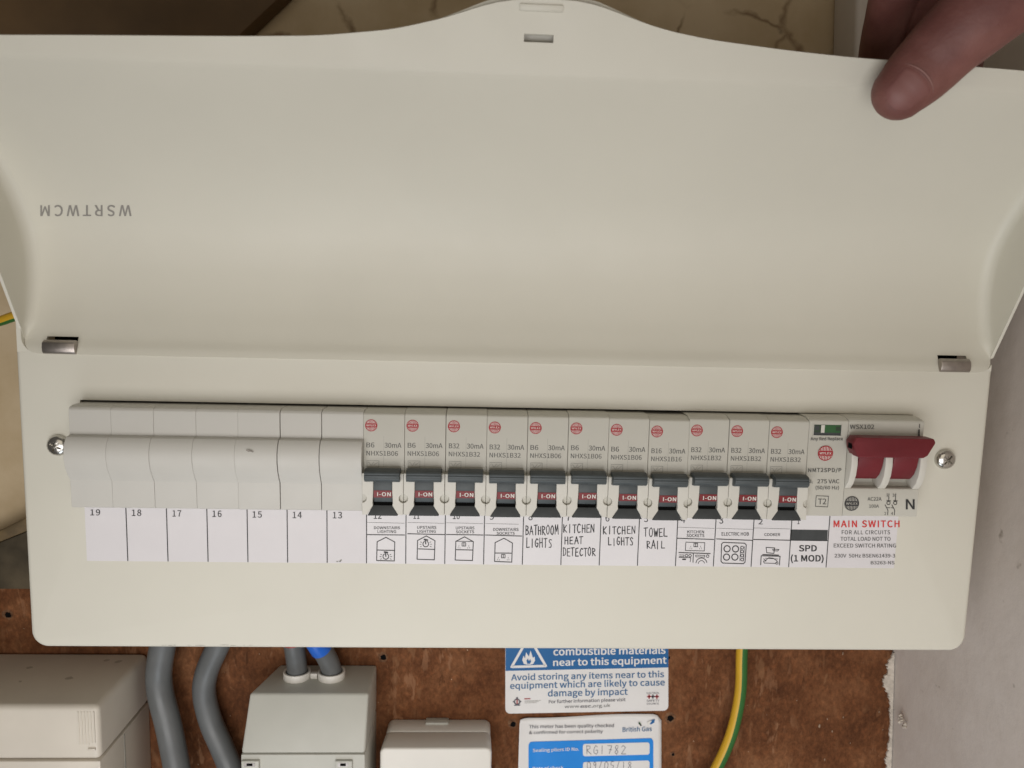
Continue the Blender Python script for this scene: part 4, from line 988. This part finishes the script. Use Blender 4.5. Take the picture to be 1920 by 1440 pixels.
def hC(s, xa, xb, ya, yb):
    cw = (xb - xa) / len(s)
    for i, ch in enumerate(s):
        for st in HW[ch]: sC([(xa + (i + x * .85) * cw + random.uniform(-2, 2), yb + yy * (ya - yb) + random.uniform(-2, 2)) for x, yy in st], .32, 4)
hC('RG1782', 955, 1330, 950, 1028); hC('09/05/18', 960, 1380, 1095, 1165)
for pts, mi in (([(1508, 752), (1545, 722), (1575, 714), (1568, 745), (1540, 760)], 5), ([(1500, 745), (1530, 728), (1548, 728), (1515, 770)], 6), ([(1424, 748), (1434, 740), (1456, 770), (1446, 776)], 7), ([(1430, 740), (1438, 742), (1448, 755), (1440, 758)], 8)):
    face(bm, [curl(900 + x * .20833, 1200 + yy * .20833, .6 + .03 * mi) for x, yy in pts], mi)
fin('sticker_print', bm, ['bblue', 'swhite', 'dark_text', 'sink', 'pen', 'sblue', 'white_ink', 'black', 'egreen'], e, smooth=0)

# ------------------------------------------------------------------ hand holding the lid open
def loft(bm, secs, n=24):
    """secs: (centre, half width, half thickness, width axis, thickness axis)"""
    rings = []
    for c, a, b, X, Y in secs:
        rings.append([bm.verts.new(c + X * (a * math.cos(2 * math.pi * k / n)) + Y * (b * math.sin(2 * math.pi * k / n))) for k in range(n)])
    for r0, r1 in zip(rings, rings[1:]):
        for k in range(n): bm.faces.new((r0[k], r0[(k + 1) % n], r1[(k + 1) % n], r1[k]))
    bm.faces.new(rings[0][::-1]); bm.faces.new(rings[-1])
    return rings
def limb(bm, pts, rad, flat=.85, n=20, ref=Vector((0, -1, 0))):
    P = spline(pts, 6); Rr = []
    for i in range(len(rad) - 1):
        for k in range(6): Rr.append(rad[i] + (rad[i + 1] - rad[i]) * k / 6)
    Rr.append(rad[-1]); secs = []
    L_ = len(P)
    d0 = (P[1] - P[0]).normalized(); head = []
    for a in (80, 60, 40, 20): head.append((P[0] - d0 * Rr[0] * math.sin(math.radians(a)), Rr[0] * math.cos(math.radians(a))))
    allp = head + list(zip(P, Rr)); ctr = [a for a, _ in allp]
    for i, (c, r) in enumerate(allp):
        d = (ctr[min(i + 1, len(ctr) - 1)] - ctr[max(i - 1, 0)]).normalized()
        Y = (ref - d * ref.dot(d)).normalized(); X = d.cross(Y)
        secs.append((c, r, r * flat, X, Y))
    loft(bm, secs, n); return secs
hand = empty('hand', (350, -70, 260), 'hand pinching the open lid at top right, thumb in front and fingers behind', 'hand')
bm = new()
th = limb(bm, [at(1689, 171, -61), at(1716, 144, -62.3), at(1743, 117, -63.5), at(1782, 77, -67), at(1848, 18, -72), at(1918, -48, -74), at(1960, -120, -72)],
          [10.2, 11.7, 12.3, 12.9, 14.2, 16, 20], .78)
limb(bm, [at(1640, 150, -8), at(1648, 95, -14), at(1662, 40, -26), at(1692, -40, -42), at(1790, -150, -55)], [7.2, 8.0, 8.6, 9.5, 12], .95)
limb(bm, [at(1718, 165, -8), at(1724, 105, -13), at(1740, 40, -25), at(1775, -45, -42), at(1850, -150, -55)], [7.2, 8.2, 8.9, 9.8, 12], .95)
limb(bm, [at(1776, 165, -10), at(1780, 115, -14), at(1798, 50, -26), at(1845, -45, -42), at(1905, -150, -55)], [7.0, 7.8, 8.4, 9.2, 12], .95)
limb(bm, [at(1812, 135, -18), at(1820, 95, -22), at(1862, 20, -34), at(1915, -50, -48), at(1955, -140, -58)], [5.8, 6.4, 7.0, 8.0, 11], .95)
limb(bm, [at(1840, -120, -55), at(1880, -220, -66), at(1925, -340, -90), at(1960, -470, -130), at(1990, -620, -180)], [22, 30, 28, 24, 27], .6)
limb(bm, [at(1790, -140, -52), at(1870, -210, -62), at(1940, -300, -80)], [14, 22, 20], .7)
hob = fin('palm_and_fingers', bm, 'skin', hand, smooth=80)
md = hob.modifiers.new('r', 'REMESH'); md.mode = 'VOXEL'; md.voxel_size = .0009; md.use_smooth_shade = True
md = hob.modifiers.new('s', 'SMOOTH'); md.iterations = 8; md.factor = .5
apply_mods(hob)
for p in hob.data.polygons: p.use_smooth = True
# thumb nail: shallow plate bedded on the thumb's back, with a pale cuticle fold
secs = th
def thumb_surf(s, a, off):                    # s along sections (float), a angle (0 = back of the thumb)
    i = max(0, min(len(secs) - 2, int(s))); f = s - i
    c = secs[i][0].lerp(secs[i + 1][0], f); ra = secs[i][1] + (secs[i + 1][1] - secs[i][1]) * f; rb = secs[i][2] + (secs[i + 1][2] - secs[i][2]) * f
    X = secs[i][3].lerp(secs[i + 1][3], f).normalized(); Y = secs[i][4].lerp(secs[i + 1][4], f).normalized()
    return c + X * ((ra + off) * math.sin(a)) + Y * ((rb + off) * math.cos(a))
bm = new(); prev = None; NA = 20
S0, S1 = 1.2, 9.4
for i in range(15):
    cur = []
    for k in range(NA + 1):
        a = (k / NA - .5) * 2; s1 = S1 - 1.2 * a * a; s0 = S0 + 1.2 * a * a
        s = s0 + (s1 - s0) * i / 14; edge = min(1, min(i, 14 - i) / 2, (1 - abs(a)) * 5)
        cur.append(bm.verts.new(thumb_surf(s, a * .70, -.35 + .48 * edge)))
    if prev:
        for k in range(NA): bm.faces.new((prev[k], prev[k + 1], cur[k + 1], cur[k]))
    prev = cur
bmesh.ops.recalc_face_normals(bm, faces=bm.faces)
fin('thumbnail', bm, 'nail', hand, smooth=80)
bm = new()
P = [thumb_surf(S1 + .3 - 1.2 * a * a, a * .70, -.12) for a in [(k / 24 - .5) * 2 for k in range(25)]]
tube(bm, P, [.08 + .32 * min(1, min(k, 24 - k) / 6) for k in range(25)], 10)
fin('cuticle', bm, 'cuticle', hand, smooth=80)
bpy.context.view_layer.update()
